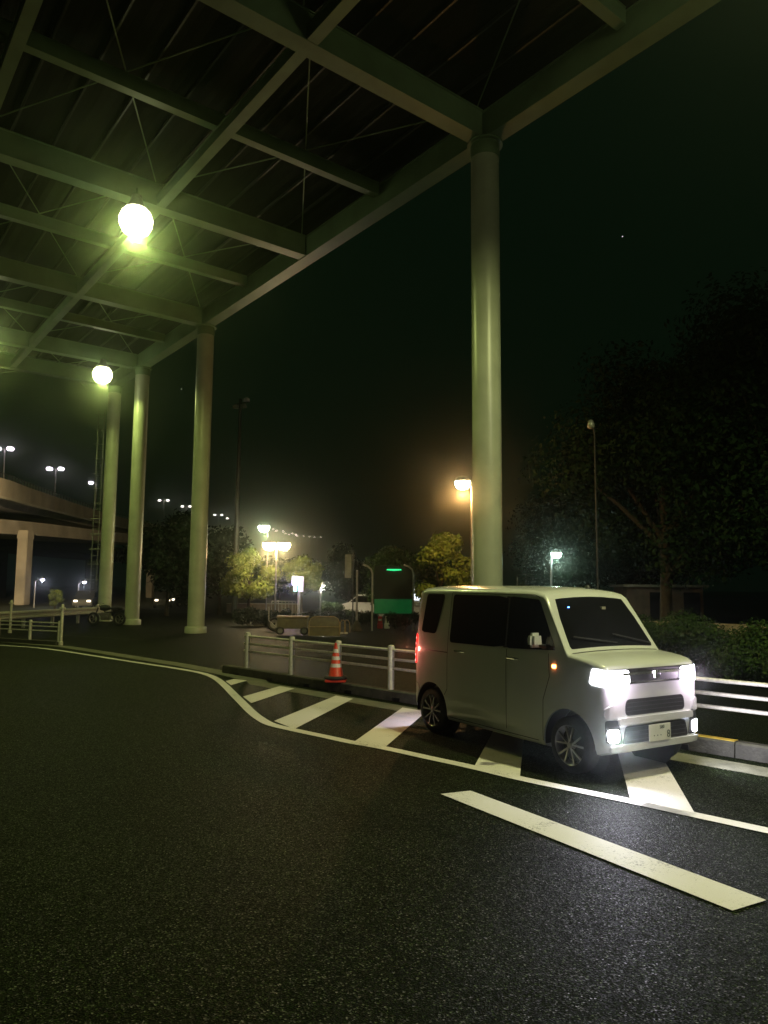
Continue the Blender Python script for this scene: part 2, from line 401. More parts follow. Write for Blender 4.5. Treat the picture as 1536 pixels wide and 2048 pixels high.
for v in (5.2, 9.9, 14.8, 19.8):
    mb = MB(); hbeam(mb, cpt(-18,v,HC+.01), cpt(28.1,v,HC+.01), .26, .34); cpart(mb, 'long_beam', MAT['steel'], smooth=0)
# purlins and roof sheets above the girders, and the wind bracing rods
mb = MB()
for v in [.9+1.03*k for k in range(19)]: mb.beam(cpt(-19,v,HC+.93), cpt(28.8,v,HC+.93), .05, .09)
pl = cpart(mb, 'purlin', MAT['dkmetal'], smooth=0); pl['kind'] = 'stuff'
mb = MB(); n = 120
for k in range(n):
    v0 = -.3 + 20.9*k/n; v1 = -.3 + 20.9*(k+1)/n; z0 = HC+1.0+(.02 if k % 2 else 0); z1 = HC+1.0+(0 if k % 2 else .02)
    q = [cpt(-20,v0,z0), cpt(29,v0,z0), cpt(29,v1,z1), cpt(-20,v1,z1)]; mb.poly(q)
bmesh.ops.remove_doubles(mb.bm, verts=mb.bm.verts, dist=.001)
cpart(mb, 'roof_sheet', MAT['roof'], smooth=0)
for k in range(-2, 4):
    for (v0, v1) in ((.3, 5.1), (5.3, 9.8), (9.9, 14.7)):
        t0, t1 = k*2*BAY, (k+1)*2*BAY
        mb = MB(); mb.tube([cpt(t0,v0,HC+.82), cpt(t1,v1,HC+.82)], .018, 6); mb.tube([cpt(t0,v1,HC+.80), cpt(t1,v0,HC+.80)], .018, 6)
        cpart(mb, 'brace', MAT['steel'])
# rungs and cage of the ladder on the rear column
lc = cpt(28.4, 0, 0) + Vector((-.62, -.1, 0))
mb = MB()
for s_ in (-.0,): pass
mb.tube([lc+Vector((-.16,0,1.5)), lc+Vector((-.16,0,11.5))], .02, 6); mb.tube([lc+Vector((.16,0,1.5)), lc+Vector((.16,0,11.5))], .02, 6)
for k in range(27): mb.tube([lc+Vector((-.2,0,1.7+k*.36)), lc+Vector((.16,0,1.7+k*.36))], .016, 6)
for k in range(12): mb.tube([lc+Vector((-.30,-.16,2.2+k*.82)), lc+Vector((.3,-.05,2.2+k*.82))], .025, 6)
cpart(mb, 'ladder', MAT['galv'])

# floodlights under the canopy
flood_lens = mat('flood_lens_mat', (.8,.8,.7), .4, emit=(1.0,1.0,.62), es=5, sample=False)
def floodlight(p, power, label, size=.46, color=FLOOD):
    e = empty('floodlight', p); tag(e, label, 'floodlight', 'floodlights hanging under the canopy')
    MB().lathe([(.08,.72),(.14,.70),(.18,.50),(size*.62,.36),(size*.70,.30),(size*.60,.30)], n=28).build('reflector', MAT['galv'], e)
    MB().lathe([(size*.66,.30),(size*.86,.20),(size,.02),(size*.96,-.16),(size*.78,-.33),(size*.45,-.44),(.01,-.48)], n=32).build('lens', flood_lens, e)
    MB().tube([(0,0,.6),(0,0,max(.75,HC-p[2]+.05))], .035, 10).build('hanger', MAT['steel'], e)
    light('flood_lamp', 'SPOT', (0,0,-.50), color, power, e, .14, spot=170, target=(0,0,-5), blend=.35)
    light('flood_spill', 'POINT', (0,0,-.60), color, power*.018, e, .2)
    return e
L1, L2, L3 = G(272,440,12), G(205,748,12), G(-34,656,12)
P0 = 1300
floodlight(L1, P0, 'big bright floodlight hanging below the middle of the canopy', color=FLOODG)
floodlight(L2, P0*.5, 'bright floodlight in front of the two rear columns', color=FLOODG)
floodlight(L3, P0*.55, 'floodlight just beyond the left edge of the picture', color=FLOODG)
floodlight(Vector((5.4,6.9,12)), P0*2.4, 'floodlight over the parked van above the picture')

floodlight(Vector((9.6,1.6,12)), P0*2.3, 'floodlight beyond the nose of the van off the right edge of the picture', color=(1,.93,.62))

# ------------------------------------------------------------------ the van
VAN = empty('parked_van', (1.2658, 10.1466, 0), -1.027); tag(VAN, 'boxy white minivan with lit headlights parked on the zebra stripes', 'van')
XF, XR = 2.955, -.445
secs = [(-.445,.56,.44,1.74,.10),(-.438,.63,.36,1.80,.10),(-.42,.68,.30,1.845,.09),(-.38,.715,.27,1.868,.085),(-.30,.732,.25,1.878,.08),(-.1,.7375,.22,1.88,.075),
        (.3,.7375,.20,1.88,.07),(.8,.7375,.20,1.88,.07),(1.3,.7375,.20,1.878,.07),(1.75,.7375,.20,1.868,.07),(1.93,.7375,.20,1.85,.065),(2.02,.7375,.20,1.825,.05),
        (2.07,.7375,.20,1.785,.035),(2.19,.7375,.20,1.605,.03),(2.32,.7375,.20,1.405,.03),(2.43,.7375,.20,1.235,.03),(2.46,.7375,.20,1.205,.04),
        (2.60,.7375,.20,1.19,.045),(2.75,.735,.22,1.17,.05),(2.85,.725,.25,1.148,.05),(2.90,.705,.265,1.125,.05),(2.932,.672,.275,1.10,.045),(2.949,.63,.28,1.08,.04),(2.955,.58,.29,1.06,.035)]
def section(x, w, zb, zt, r):
    pts = [(0, zb), (w-.10, zb), (w-.03, zb+.02), (w-.006, zb+.07), (w, zb+.16), (w, .55), (w, .72)]
    def tum(z): return max(0, z-1.12)*.115 + max(0, z-.9)*.012
    top = zt - r
    for f in (.25, .5, .62, .74, .87, 1.0):
        z = .72 + f*(top-.72); pts.append((w - tum(z), z))
    wt = w - tum(top)
    for a_ in (22, 45, 68, 88): pts.append((wt - r*(1-math.cos(R(a_)))*1.3, top + r*math.sin(R(a_))))
    crown = .035 if zt > 1.3 else .02
    ye = pts[-1][0]
    for f in (.7, .35, 0): pts.append((ye*f, zt + crown*(1-f*f)))
    return pts
def body_mesh():
    bm = bmesh.new(); rings = []
    full = []
    # dense interpolation in x for smooth shading
    for s0, s1 in zip(secs, secs[1:]):
        k = 1 if s1[0]-s0[0] < .15 else 3
        for j in range(k): full.append(tuple(p+(q-p)*j/k for p, q in zip(s0, s1)))
    full.append(secs[-1])
    for s_ in full:
        half = section(*s_); x = s_[0]
        ring = [bm.verts.new((x, y, z)) for y, z in half] + [bm.verts.new((x, -y, z)) for y, z in reversed(half[1:-1])]
        rings.append(ring)
    n = len(rings[0])
    for r0, r1 in zip(rings, rings[1:]):
        for k in range(n): bm.faces.new((r0[k], r0[(k+1)%n], r1[(k+1)%n], r1[k]))
    bm.faces.new(rings[0]); bm.faces.new(list(reversed(rings[-1])))
    bmesh.ops.recalc_face_normals(bm, faces=bm.faces)
    return bm
bmb = body_mesh(); bvh = BVHTree.FromBMesh(bmb)
me = bpy.data.meshes.new('body'); bmb.to_mesh(me); body = bpy.data.objects.new('body', me); COL.objects.link(body)
me.materials.append(MAT['van'])
WX, WZ, WR = (0, 2.455), .285, .285
for wx in WX:
    for s_ in (-1, 1):
        c = MB(); c.lathe([(.355, s_*.5), (.355, s_*.9)], (wx, 0, .295), 'Y', 40)
        bmesh.ops.recalc_face_normals(c.bm, faces=c.bm.faces)
        co = c.build('cutter', MAT['black'], smooth=0)
        md = body.modifiers.new('b', 'BOOLEAN'); md.operation = 'DIFFERENCE'; md.solver = 'EXACT'; md.object = co
        dg = bpy.context.evaluated_depsgraph_get(); dg.update()
        nm = bpy.data.meshes.new_from_object(body.evaluated_get(dg)); body.modifiers.clear(); old = body.data; body.data = nm
        bpy.data.meshes.remove(old); bpy.data.objects.remove(co)
body.data.name = 'body'
for p in body.data.polygons: p.use_smooth = True
body.data.set_sharp_from_angle(angle=R(32)); body.parent = VAN
def rnd(pts, r, n=5):      # round the corners of a polygon
    out = []; m_ = len(pts)
    for i in range(m_):
        p = Vector(pts[i]); a_ = Vector(pts[i-1]); b_ = Vector(pts[(i+1) % m_])
        rr_ = min(r, (a_-p).length*.45, (b_-p).length*.45)
        s0 = p+(a_-p).normalized()*rr_; s1 = p+(b_-p).normalized()*rr_
        for k in range(n+1):
            t = k/n; out.append((s0*(1-t)**2 + p*2*t*(1-t) + s1*t*t))
    return out
def hit(axis, a_, b_):
    if axis == 'front': o, d = Vector((5, a_, b_)), Vector((-1, 0, 0))
    elif axis == 'back': o, d = Vector((-3, a_, b_)), Vector((1, 0, 0))
    elif axis == 'right': o, d = Vector((a_, -3, b_)), Vector((0, 1, 0))
    elif axis == 'left': o, d = Vector((a_, 3, b_)), Vector((0, -1, 0))
    else: o, d = Vector((a_, b_, 4)), Vector((0, 0, -1))
    loc, nr, ix, ds = bvh.ray_cast(o, d)
    return loc, -d
def patch(name, poly, axis, off, m, parent=VAN, rows=14, cols=14, r=.03, skirt=.02, build=True, mbx=None):
    pl_ = rnd(poly, r) if r else [Vector(p) for p in poly]
    z0 = min(p[1] for p in pl_); z1 = max(p[1] for p in pl_); mb = mbx or MB(); grid = []
    for j in range(rows+1):
        z = z0 + (z1-z0)*(.5-.5*math.cos(math.pi*(j/rows)))*.9995 + 1e-4
        xs = []
        for i in range(len(pl_)):
            p, q = pl_[i], pl_[(i+1) % len(pl_)]
            if (p[1]-z)*(q[1]-z) <= 0 and abs(p[1]-q[1]) > 1e-9: xs.append(p[0]+(q[0]-p[0])*(z-p[1])/(q[1]-p[1]))
        if len(xs) < 2: continue
        xa, xb = min(xs), max(xs); row = []
        for k in range(cols+1):
            loc, nr = hit(axis, xa+(xb-xa)*k/cols, z)
            if loc is None: loc, nr = hit(axis, xa+(xb-xa)*min(max(k/cols, .1), .9), z)
            row.append(loc + nr*off)
        grid.append(row)
    V = [[mb.bm.verts.new(p) for p in row] for row in grid]
    for j in range(len(V)-1):
        for k in range(cols): mb.bm.faces.new((V[j][k], V[j][k+1], V[j+1][k+1], V[j+1][k]))
    if skirt:
        loop = V[0][:] + [row[-1] for row in V[1:]] + list(reversed(V[-1][:-1])) + [row[0] for row in reversed(V[1:-1])]
        B = [mb.bm.verts.new(v.co - nr*(off+skirt)) for v in loop]
        for i in range(len(loop)): mb.bm.faces.new((loop[i], loop[(i+1)%len(loop)], B[(i+1)%len(loop)], B[i]))
    return mb.build(name, m, parent, smooth=40) if build else None
def seam(pts, axis, width=.009, off=.0015, mb=None):
    mb = mb or MB(); P = []
    for i in range(len(pts)-1):
        a_, b_ = Vector(pts[i]), Vector(pts[i+1]); n_ = max(2, int((b_-a_).length/.06))
        for k in range(n_ + (1 if i == len(pts)-2 else 0)): P.append(a_.lerp(b_, k/n_))
    prev = None
    for i, p in enumerate(P):
        d = (P[min(i+1, len(P)-1)] - P[max(i-1, 0)]).normalized(); n_ = Vector((-d.y, d.x))*width/2
        l0, nr = hit(axis, *(p+n_)); l1, nr = hit(axis, *(p-n_))
        if l0 is None or l1 is None: prev = None; continue
        v = (mb.bm.verts.new(l0+nr*off), mb.bm.verts.new(l1+nr*off))
        if prev: mb.bm.faces.new((prev[0], v[0], v[1], prev[1]))
        prev = v
    return mb
# windscreen (seen from above-front), side glass
ws = patch('windscreen', [(2.09,-.555),(2.09,.555),(2.425,.645),(2.425,-.645)], 'top', .004, MAT['glass'], r=.03, rows=16)
for sd in ('right', 'left'):
    s_ = -1 if sd == 'right' else 1
    patch('front_door_window', [(1.50,1.20),(2.29,1.225),(1.98,1.765),(1.50,1.79)], sd, .004, MAT['glass'], r=.04)
    patch('rear_door_window', [(.40,1.19),(1.47,1.20),(1.47,1.79),(.40,1.80)], sd, .004, MAT['glass'], r=.045)
    patch('door_pillar_trim', [(1.44,1.20),(1.53,1.205),(1.53,1.786),(1.44,1.79)], sd, .003, MAT['black'], r=.005, cols=3)
    patch('quarter_window', [(-.26,1.29),(.08,1.28),(.21,1.80),(-.20,1.80)], sd, .004, MAT['glass'], r=.05)
    mb = MB()
    seam([(1.50,1.19),(1.50,.26)], sd, mb=mb); seam([(.36,1.815),(.36,.60),(.30,.52)], sd, mb=mb); seam([(.40,.26),(2.02,.26)], sd, mb=mb)
    seam([(2.18,1.19),(2.20,.95),(2.10,.70),(2.09,.27)], sd, mb=mb); seam([(-.38,.62),(-.30,.60),(-.24,.50)], sd, mb=mb)
    seam([(.36,1.82),(1.90,1.81),(1.99,1.78)], sd, mb=mb); seam([(-.20,1.06),(.36,1.06)], sd, width=.012, mb=mb)
    mb.build('door_seam', MAT['black'], VAN, smooth=0)
    for xh in (.62, 1.62):
        l, nr = hit(sd, xh, 1.09)
        MB().tube([(l.x-.09, l.y+s_*.004, 1.09), (l.x-.06, l.y+s_*.035, 1.095), (l.x+.06, l.y+s_*.035, 1.095), (l.x+.09, l.y+s_*.004, 1.09)], [.012,.015,.015,.012], 8).build('door_handle', MAT['chrome'], VAN)
    patch('sill_trim', [(.42,.205),(2.05,.205),(2.05,.245),(.42,.245)], sd, .008, MAT['van'], r=.01, rows=3, cols=20)
    patch('side_indicator', [(2.245,1.045),(2.295,1.045),(2.295,1.085),(2.245,1.085)], sd, .008, mat('indicator_lens_mat', (.8,.2,.05), .3, emit=(1,.24,.06), es=22 if sd == 'right' else 6), r=.01, rows=4, cols=4)
    # door mirror
    my = s_*.735
    mr_ = MB(); prof = []
    mir = empty; 
    mm = MB(); nseg = 12
    mm.box((2.10, s_*.845, 1.33), (.10, .17, .155), taper=.9)
    mo = mm.build('door_mirror', MAT['van'], VAN, bevel=.032, smooth=60)
    MB().tube([(2.12, s_*.70, 1.25), (2.11, s_*.80, 1.28)], [.03,.02], 10).build('mirror_stalk', MAT['black'], mo)
    MB().lathe([(.001,2.044),(.058,2.044),(.058,2.052),(.001,2.052)], (0, s_*.845, 1.33), 'X', 20).build('mirror_glass', MAT['chrome'], mo)
    # tail lamp on the rear corner
    tl = mat('tail_lens_mat', (.5,.02,.02), .25, emit=(1,.04,.03), es=1.6 if sd == 'right' else 1)
    patch('tail_light', [(s_*.60,.86),(s_*.722,.86),(s_*.705,1.26),(s_*.60,1.26)], 'back', .012, tl, r=.03, cols=6)
    t2 = patch('tail_light', [(-.445,.86),(-.37,.86),(-.385,1.26),(-.44,1.26)], sd, .014, tl, r=.02, cols=6)
    hb = MB()
    for k in range(5):
        patch('x', [(-.432,.885+.075*k),(-.385,.885+.075*k),(-.385,.925+.075*k),(-.432,.925+.075*k)], sd, .017, None, r=.008, rows=3, cols=4, build=False, mbx=hb)
    hb.build('light_bar', mat('tail_bar_mat', (.9,.5,.5), .3, emit=(1,.42,.38), es=6), t2)
# wheels
def wheel(wx, s_):
    e = empty('wheel', (wx, s_*.725, WZ)); e.parent = VAN
    o = -s_
    MB().lathe([(.20, o*.0+0), (.205, s_*.004), (.262, s_*-.004), (.280, o*.022), (.285, o*.05), (.285, o*.13), (.275, o*.155), (.20, o*.165)], n=48, axis='Y', closed=True).build('tyre', MAT['rubber'], e)
    rim = MB(); rim.lathe([(.203, s_*.002),(.195, o*.006),(.188, o*.02),(.185, o*.12),(.200, o*.14),(.2, o*.10),(.2035,o*.02)], n=48, axis='Y', closed=True)
    rim.lathe([(.001, s_*.0),(.028, s_*.0),(.034, o*.01),(.045, o*.03),(.045,o*.06),(.001,o*.06)], n=24, axis='Y')
    for k in range(5):
        for dd in (-.16, .16):
            a0 = 2*math.pi*k/5 + dd*.45 + .3; a1 = 2*math.pi*k/5 + dd*1.75 + .3
            p0 = Vector((.038*math.cos(a0), o*.016, .038*math.sin(a0))); p1 = Vector((.192*math.cos(a1), o*.012, .192*math.sin(a1)))
            rim.beam(p0, p1, .016, .02, up=Vector((0,1,0)))
    rim.build('rim', MAT['alloy'], e)
    MB().lathe([(.001,o*.10),(.183,o*.10),(.183,o*.12),(.001,o*.12)], n=24, axis='Y').build('brake_disc', MAT['black'], e)
    wl = MB(); wl.lathe([(.352, s_*.50),(.352, s_*.715)], (wx,0,.295), 'Y', 40); 
    bmesh.ops.delete(wl.bm, geom=[f for f in wl.bm.faces if len(f.verts) > 4 and abs(f.calc_center_median().y) > .6], context='FACES_ONLY')
    bmesh.ops.delete(wl.bm, geom=[f for f in wl.bm.faces if f.calc_center_median().z < .23 and len(f.verts) == 4], context='FACES_ONLY')
    wl.build('wheel_arch_liner', MAT['black'], VAN)
for wx in WX:
    for s_ in (-1, 1): wheel(wx, s_)
MB().box((1.2,0,.22), (2.9,1.1,.06)).build('underbody', MAT['black'], VAN, smooth=0)
# front end
head_lens = mat('headlight_lens_mat', (.8,.8,.85), .2, emit=(.95,.93,1.0), es=14, sample=False)
head_lens2 = mat('headlight_side_lens_mat', (.8,.8,.85), .2, emit=(.85,.84,1.0), es=5, sample=False)
fog_lens = mat('fog_lens_mat', (.8,.8,.85), .2, emit=(.93,.93,1.0), es=14, sample=False)
patch('upper_grille', [(-.70,.935),(.70,.935),(.69,1.09),(-.69,1.09)], 'front', .004, MAT['black'], r=.02, cols=40)
for z in (.945, 1.025):
    patch('grille_bar', [(-.50,z),(.50,z),(.50,z+(.014 if z<1.0 else .03)),(-.50,z+(.014 if z<1.0 else .03))], 'front', .018, MAT['chrome'], r=.004, rows=4, cols=20)
for s_ in (-1, 1):
    h = patch('headlight', [(s_*.38,.935),(s_*.715,.915),(s_*.712,1.085),(s_*.40,1.075)], 'front', .012, head_lens if s_ < 0 else head_lens2, r=.03, cols=16)
    patch('headlight_side', [(2.76,.94),(2.935,.915),(2.92,1.085),(2.80,1.09)], 'right' if s_ < 0 else 'left', .008, head_lens if s_ < 0 else head_lens2, parent=h, r=.02, cols=8)
    patch('fog_light_housing', [(s_*.50,.365),(s_*.69,.375),(s_*.695,.60),(s_*.56,.60)], 'front', .006, MAT['black'], r=.03)
    f = patch('fog_light', [(s_*.565,.385),(s_*.68,.385),(s_*.685,.515),(s_*.565,.515)], 'front', .016, fog_lens, r=.035, rows=8, cols=8)
    patch('daytime_light', [(s_*.42,.545),(s_*.53,.545),(s_*.53,.575),(s_*.42,.575)], 'front', .022, head_lens2, r=.01, rows=4, cols=6)
    patch('bumper_cheek', [(s_*.56,.615),(s_*.71,.61),(s_*.70,.72),(s_*.60,.76)], 'front', .02, MAT['van'], r=.04)
    tgt = Vector((13, s_*.9 - .6, -.1))
    light('headlight_beam', 'SPOT', (XF+.05, s_*.56, .98), (.86,.86,1.0), 200, VAN, .05, spot=74, target=tgt, blend=.7)
    light('headlight_spill', 'POINT', (XF+.10, s_*.60, .98), (.98,.78,1.0), 11, VAN, .05)
    light('fog_beam', 'SPOT', (XF+.05, s_*.62, .45), (.84,.84,1.0), 80, VAN, .04, spot=170, target=Vector((8, s_*8, -.9)), blend=1.0)
patch('centre_grille', [(-.46,.63),(.46,.63),(.44,.79),(-.44,.79)], 'front', .005, MAT['black'], r=.06, cols=24)
patch('lower_grille', [(-.50,.36),(.50,.36),(.455,.53),(-.455,.53)], 'front', .005, MAT['black'], r=.03, cols=24)
mb = MB()
for z in (.39,.43,.47,.51): patch('x', [(-.46,z),(.46,z),(.46,z+.008),(-.46,z+.008)], 'front', .009, None, r=0, rows=2, cols=20, build=False, mbx=mb)
for z in (.67,.71,.75): patch('x', [(-.43,z),(.43,z),(.43,z+.008),(-.43,z+.008)], 'front', .009, None, r=0, rows=2, cols=20, build=False, mbx=mb)
mb.build('grille_slat', mat('slat_mat', (.06,.06,.065), .4, var=.1), VAN)
patch('bumper_bar', [(-.56,.545),(.56,.545),(.56,.615),(-.56,.615)], 'front', .03, MAT['van'], r=.025, cols=30)
patch('bumper_lip', [(-.66,.292),(.66,.292),(.665,.355),(-.665,.355)], 'front', .03, MAT['van'], r=.025, cols=30)
# emblem: rounded letter D of chrome
def ring_pts(): 
    P = [(-.032,-.035),(-.005,-.04),(.028,-.03),(.044,0),(.028,.03),(-.005,.04),(-.032,.035)]; return P
em = MB(); P = ring_pts(); em.tube([(XF+.03, y, 1.02+z) for y, z in P] + [(XF+.03, -.032, .985)], .008, 8)
em.tube([(XF+.028,-.012,.987),(XF+.028,.006,1.053)], .007, 8); em.build('emblem', MAT['chrome'], VAN)
# number plate
lpz = MB(); lpz.box((XF+.045, 0, .442), (.008,.33,.165)); pl_o = lpz.build('number_plate', MAT['plate'], VAN, bevel=.002)
MB().box((XF+.02,0,.44),(.04,.2,.08)).build('plate_bracket', MAT['black'], VAN)
def text_mesh(s, size, name, m, parent, loc, rot, ext=.001):
    cu = bpy.data.curves.new('t', 'FONT'); cu.body = s; cu.size = size; cu.align_x = 'CENTER'; cu.align_y = 'CENTER'; cu.extrude = ext
    o = bpy.data.objects.new('t', cu); COL.objects.link(o)
    dg = bpy.context.evaluated_depsgraph_get(); dg.update()
    me_ = bpy.data.meshes.new_from_object(o.evaluated_get(dg)); bpy.data.objects.remove(o)
    o2 = bpy.data.objects.new(name, me_); COL.objects.link(o2); me_.materials.clear(); me_.materials.append(m)
    o2.location = loc; o2.rotation_euler = rot; o2.parent = parent; return o2
rot_f = (R(90), 0, R(90))
text_mesh('580', .05, 'plate_text', MAT['platetxt'], pl_o, (XF+.0505, .03, .492), rot_f)
text_mesh('. . .', .10, 'plate_text', MAT['platetxt'], pl_o, (XF+.0505, -.04, .44), rot_f)
text_mesh('8', .105, 'plate_text', MAT['platetxt'], pl_o, (XF+.0505, .128, .415), rot_f)
# roof bits, wipers, rear bumper
l, nr = hit('top', 1.9, .18); MB().lathe([(.04,0),(.035,.02),(.012,.045),(.001,.05)], tuple(l - Vector((0,0,.003))), n=12).build('roof_antenna', MAT['black'], VAN)
mb = MB()
for (y0, y1) in ((.05,-.55),(.60,.05)):
    a_, _ = hit('top', 2.415, y0); b_, _ = hit('top', 2.36, y1); mb.tube([a_+Vector((.02,0,.02)), b_+Vector((.015,0,.02))], .008, 6)
mb.build('wiper', MAT['black'], VAN)
mb = MB(); seam([(2.465,-.66),(2.465,.66)], 'top', .02, mb=mb); mb.build('cowl_seam', MAT['black'], VAN, smooth=0)
l, nr = hit('top', 2.16, -.40); MB().lathe([(.001,0),(.008,0),(.008,.006),(.001,.006)], (l.x+.005, l.y, l.z+.006), n=8).build('alarm_light', mat('blue_led_mat', (.1,.2,1), .3, emit=(.08,.25,1.0), es=30, sample=False), VAN)
l, nr = hit('top', 2.17, .12); MB().box((l.x+.01, l.y, l.z), (.03,.06,.03)).build('mirror_mount', mat('sensor_mat', (.35,.33,.25), .5, var=.1), VAN)
patch('rear_window', [(-.56,1.15),(.56,1.15),(.52,1.72),(-.52,1.72)], 'back', .004, MAT['glass'], r=.05)
MB().box((-.455,0,.42),(.06,1.30,.22)).build('rear_bumper', MAT['van'], VAN, bevel=.02)
light('reversing_lamp', 'SPOT', (-.49,-.45,.75), (.86,.80,1.0), 30, VAN, .03, spot=120, target=Vector((-1.3,-.55,0)), blend=.35)
light('tail_lamp_glow', 'POINT', (-.50,-.80,1.05), (1,.25,.18), 5, VAN, .03)

# ------------------------------------------------------------------ trees and shrubs
def leaf_cloud(centres, n, size, seed, flat=.6):
    rn = random.Random(seed); mb = MB(); bm = mb.bm
    tot = sum(c[1]**2 for c in centres)
    for (c, r) in centres:
        for _ in range(int(n*r*r/tot)):
            d = Vector((rn.gauss(0,1), rn.gauss(0,1), rn.gauss(0,1))).normalized()
            rad = r*(rn.random()**.35)*(.8+.35*rn.random())
            p = Vector(c) + Vector((d.x*rad, d.y*rad, d.z*rad*.75))
            nrm = (d + Vector((rn.gauss(0,.6), rn.gauss(0,.6), rn.gauss(0,.6)+.3))).normalized()
            u = nrm.orthogonal().normalized(); u.rotate(Matrix.Rotation(rn.random()*6.28, 3, nrm)); v = nrm.cross(u)
            s = size*(.6+.8*rn.random())
            q = [p-u*s, p-v*s*.5, p+u*s, p+v*s*.5]
            bm.faces.new([bm.verts.new(x) for x in q])
    return mb
def tree(name, base, height, width, label, seed, m=0, n=5000, size=.16, trunk_h=None, clumps=16, group=None, cat='tree'):
    rn = random.Random(seed); e = empty(name, base); tag(e, label, cat, group)
    th = trunk_h if trunk_h is not None else height*.28
    cs = []
    for k in range(clumps):
        a_ = rn.random()*6.28; f = rn.random(); z = th + (height-th)*(.12+.78*f)
        prof = math.sin(math.pi*min(1, .18+.75*f))**.7
        rad = width/2*prof*math.sqrt(rn.random())*.85
        cs.append((Vector((rad*math.cos(a_), rad*math.sin(a_), z)), width*(.13+.10*rn.random())))
    tm = MB(); tr = max(.06, height*.022)
    top = Vector((rn.uniform(-.2,.2), rn.uniform(-.2,.2), th+(height-th)*.6))
    tm.tube([(0,0,-.05),(0,0,.3),(top.x*.4,top.y*.4,th), tuple(top)], [tr*1.4,tr,tr*.8,tr*.25], 10)
    for c, r in cs[:10]:
        s0 = Vector((top.x*.4,top.y*.4,th)).lerp(top, max(0, min(.9,(c.z-th)/(height-th)-.25)))
        tm.tube([tuple(s0), tuple(s0.lerp(c,.5)+Vector((0,0,.1))), tuple(c)], [tr*.45,tr*.3,tr*.1], 6)
    tm.build('trunk', MAT['bark'], e)
    leaf_cloud(cs, n, size, seed).build('crown', LEAF[m], e, smooth=0, recalc=False)
    return e
def gp(u, d): p = D(u, 1176, d); return Vector((p.x, p.y, -.02))
# big dark trees to the right
tree('broadleaf_tree', gp(1330, 27), 11.3, 9.5, 'huge dark tree rising behind the windscreen of the van', 1, 1, 36000, .10, 2.2, 44, 'dark trees behind the right hedge')
tree('broadleaf_tree', gp(1580, 24), 12.2, 9.0, 'tall dark tree against the right edge of the picture', 2, 1, 36000, .10, 2.2, 44, 'dark trees behind the right hedge')
tree('broadleaf_tree', gp(1145, 38), 6.8, 8.0, 'lower dark tree just right of the tall near column', 3, 1, 20000, .09, 1.6, 34, 'dark trees behind the right hedge')
tree('broadleaf_tree', gp(1260, 46), 9.5, 9.0, 'faint olive tree standing behind the others past the van roof', 4, 1, 16000, .13, 1.6, 30, 'dark trees behind the right hedge')
# lit tree left of the near column
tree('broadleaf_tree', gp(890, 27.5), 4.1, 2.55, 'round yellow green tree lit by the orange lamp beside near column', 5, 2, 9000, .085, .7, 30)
tree('broadleaf_tree', gp(800, 46), 4.4, 5.5, 'dark tree above the green sign board', 6, 0, 6000, .13, .9, 22, 'dark trees of the middle distance')
tree('broadleaf_tree', gp(700, 52), 4.8, 6.0, 'dark tree behind the dark pole and white car', 7, 1, 6000, .14, 1.0, 22, 'dark trees of the middle distance')
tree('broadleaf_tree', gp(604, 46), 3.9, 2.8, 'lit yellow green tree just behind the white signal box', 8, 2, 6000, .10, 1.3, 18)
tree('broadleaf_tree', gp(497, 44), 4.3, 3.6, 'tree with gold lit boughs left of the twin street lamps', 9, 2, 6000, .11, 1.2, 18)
tree('broadleaf_tree', gp(440, 50), 6.2, 6.0, 'dark tree between the second column and tall lamp mast', 10, 1, 8000, .15, 1.2, 24, 'dark trees left of the lamps')
tree('broadleaf_tree', gp(335, 47), 6.4, 6.6, 'dark tree between the second and third columns', 11, 1, 9000, .15, 1.0, 26, 'dark trees left of the lamps')
tree('broadleaf_tree', gp(560, 62), 4.6, 6.5, 'dim tree far behind the twin street lamps', 14, 0, 6000, .15, 1.4, 20, 'dark trees left of the lamps')
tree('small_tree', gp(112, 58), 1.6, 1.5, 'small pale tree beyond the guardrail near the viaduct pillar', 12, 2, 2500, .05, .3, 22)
# shrubs
def shrub(u, v, wd, ht, label, seed, m=0, n=4000, size=.05, group=None, cat='shrub', d=None):
    p = G(u, v) if d is None else gp(u, d)
    rn = random.Random(seed); e = empty('shrub', (p.x, p.y, -.01)); tag(e, label, cat, group)
    cs = [(Vector((rn.uniform(-.5,.5)*wd, rn.uniform(-.3,.3)*wd, ht*(.3+.4*rn.random()))), ht*(.28+.14*rn.random())) for _ in range(9)]
    st = MB()
    for c, r in cs: st.tube([(0,0,-.02), tuple(c)], [.02,.008], 5)
    st.build('stem', MAT['bark'], e)
    leaf_cloud(cs, n, size, seed).build('foliage', LEAF[m], e, smooth=0, recalc=False)
shrub(672, 1240, 2.0, 1.15, 'round green bush in front of the white car', 21, 0, 5000, .06)
shrub(806, 1262, 1.0, 1.0, 'dark bush just behind the rear of the van', 23, 1, 4000, .05)
shrub(498, 1252, 1.4, 1.0, 'dark bush beside the pale box at the foot of the lamp mast', 24, 1, 3500, .06)
shrub(533, 1252, 1.0, .9, 'dark bush between pale box and cart', 25, 1, 3000, .06)
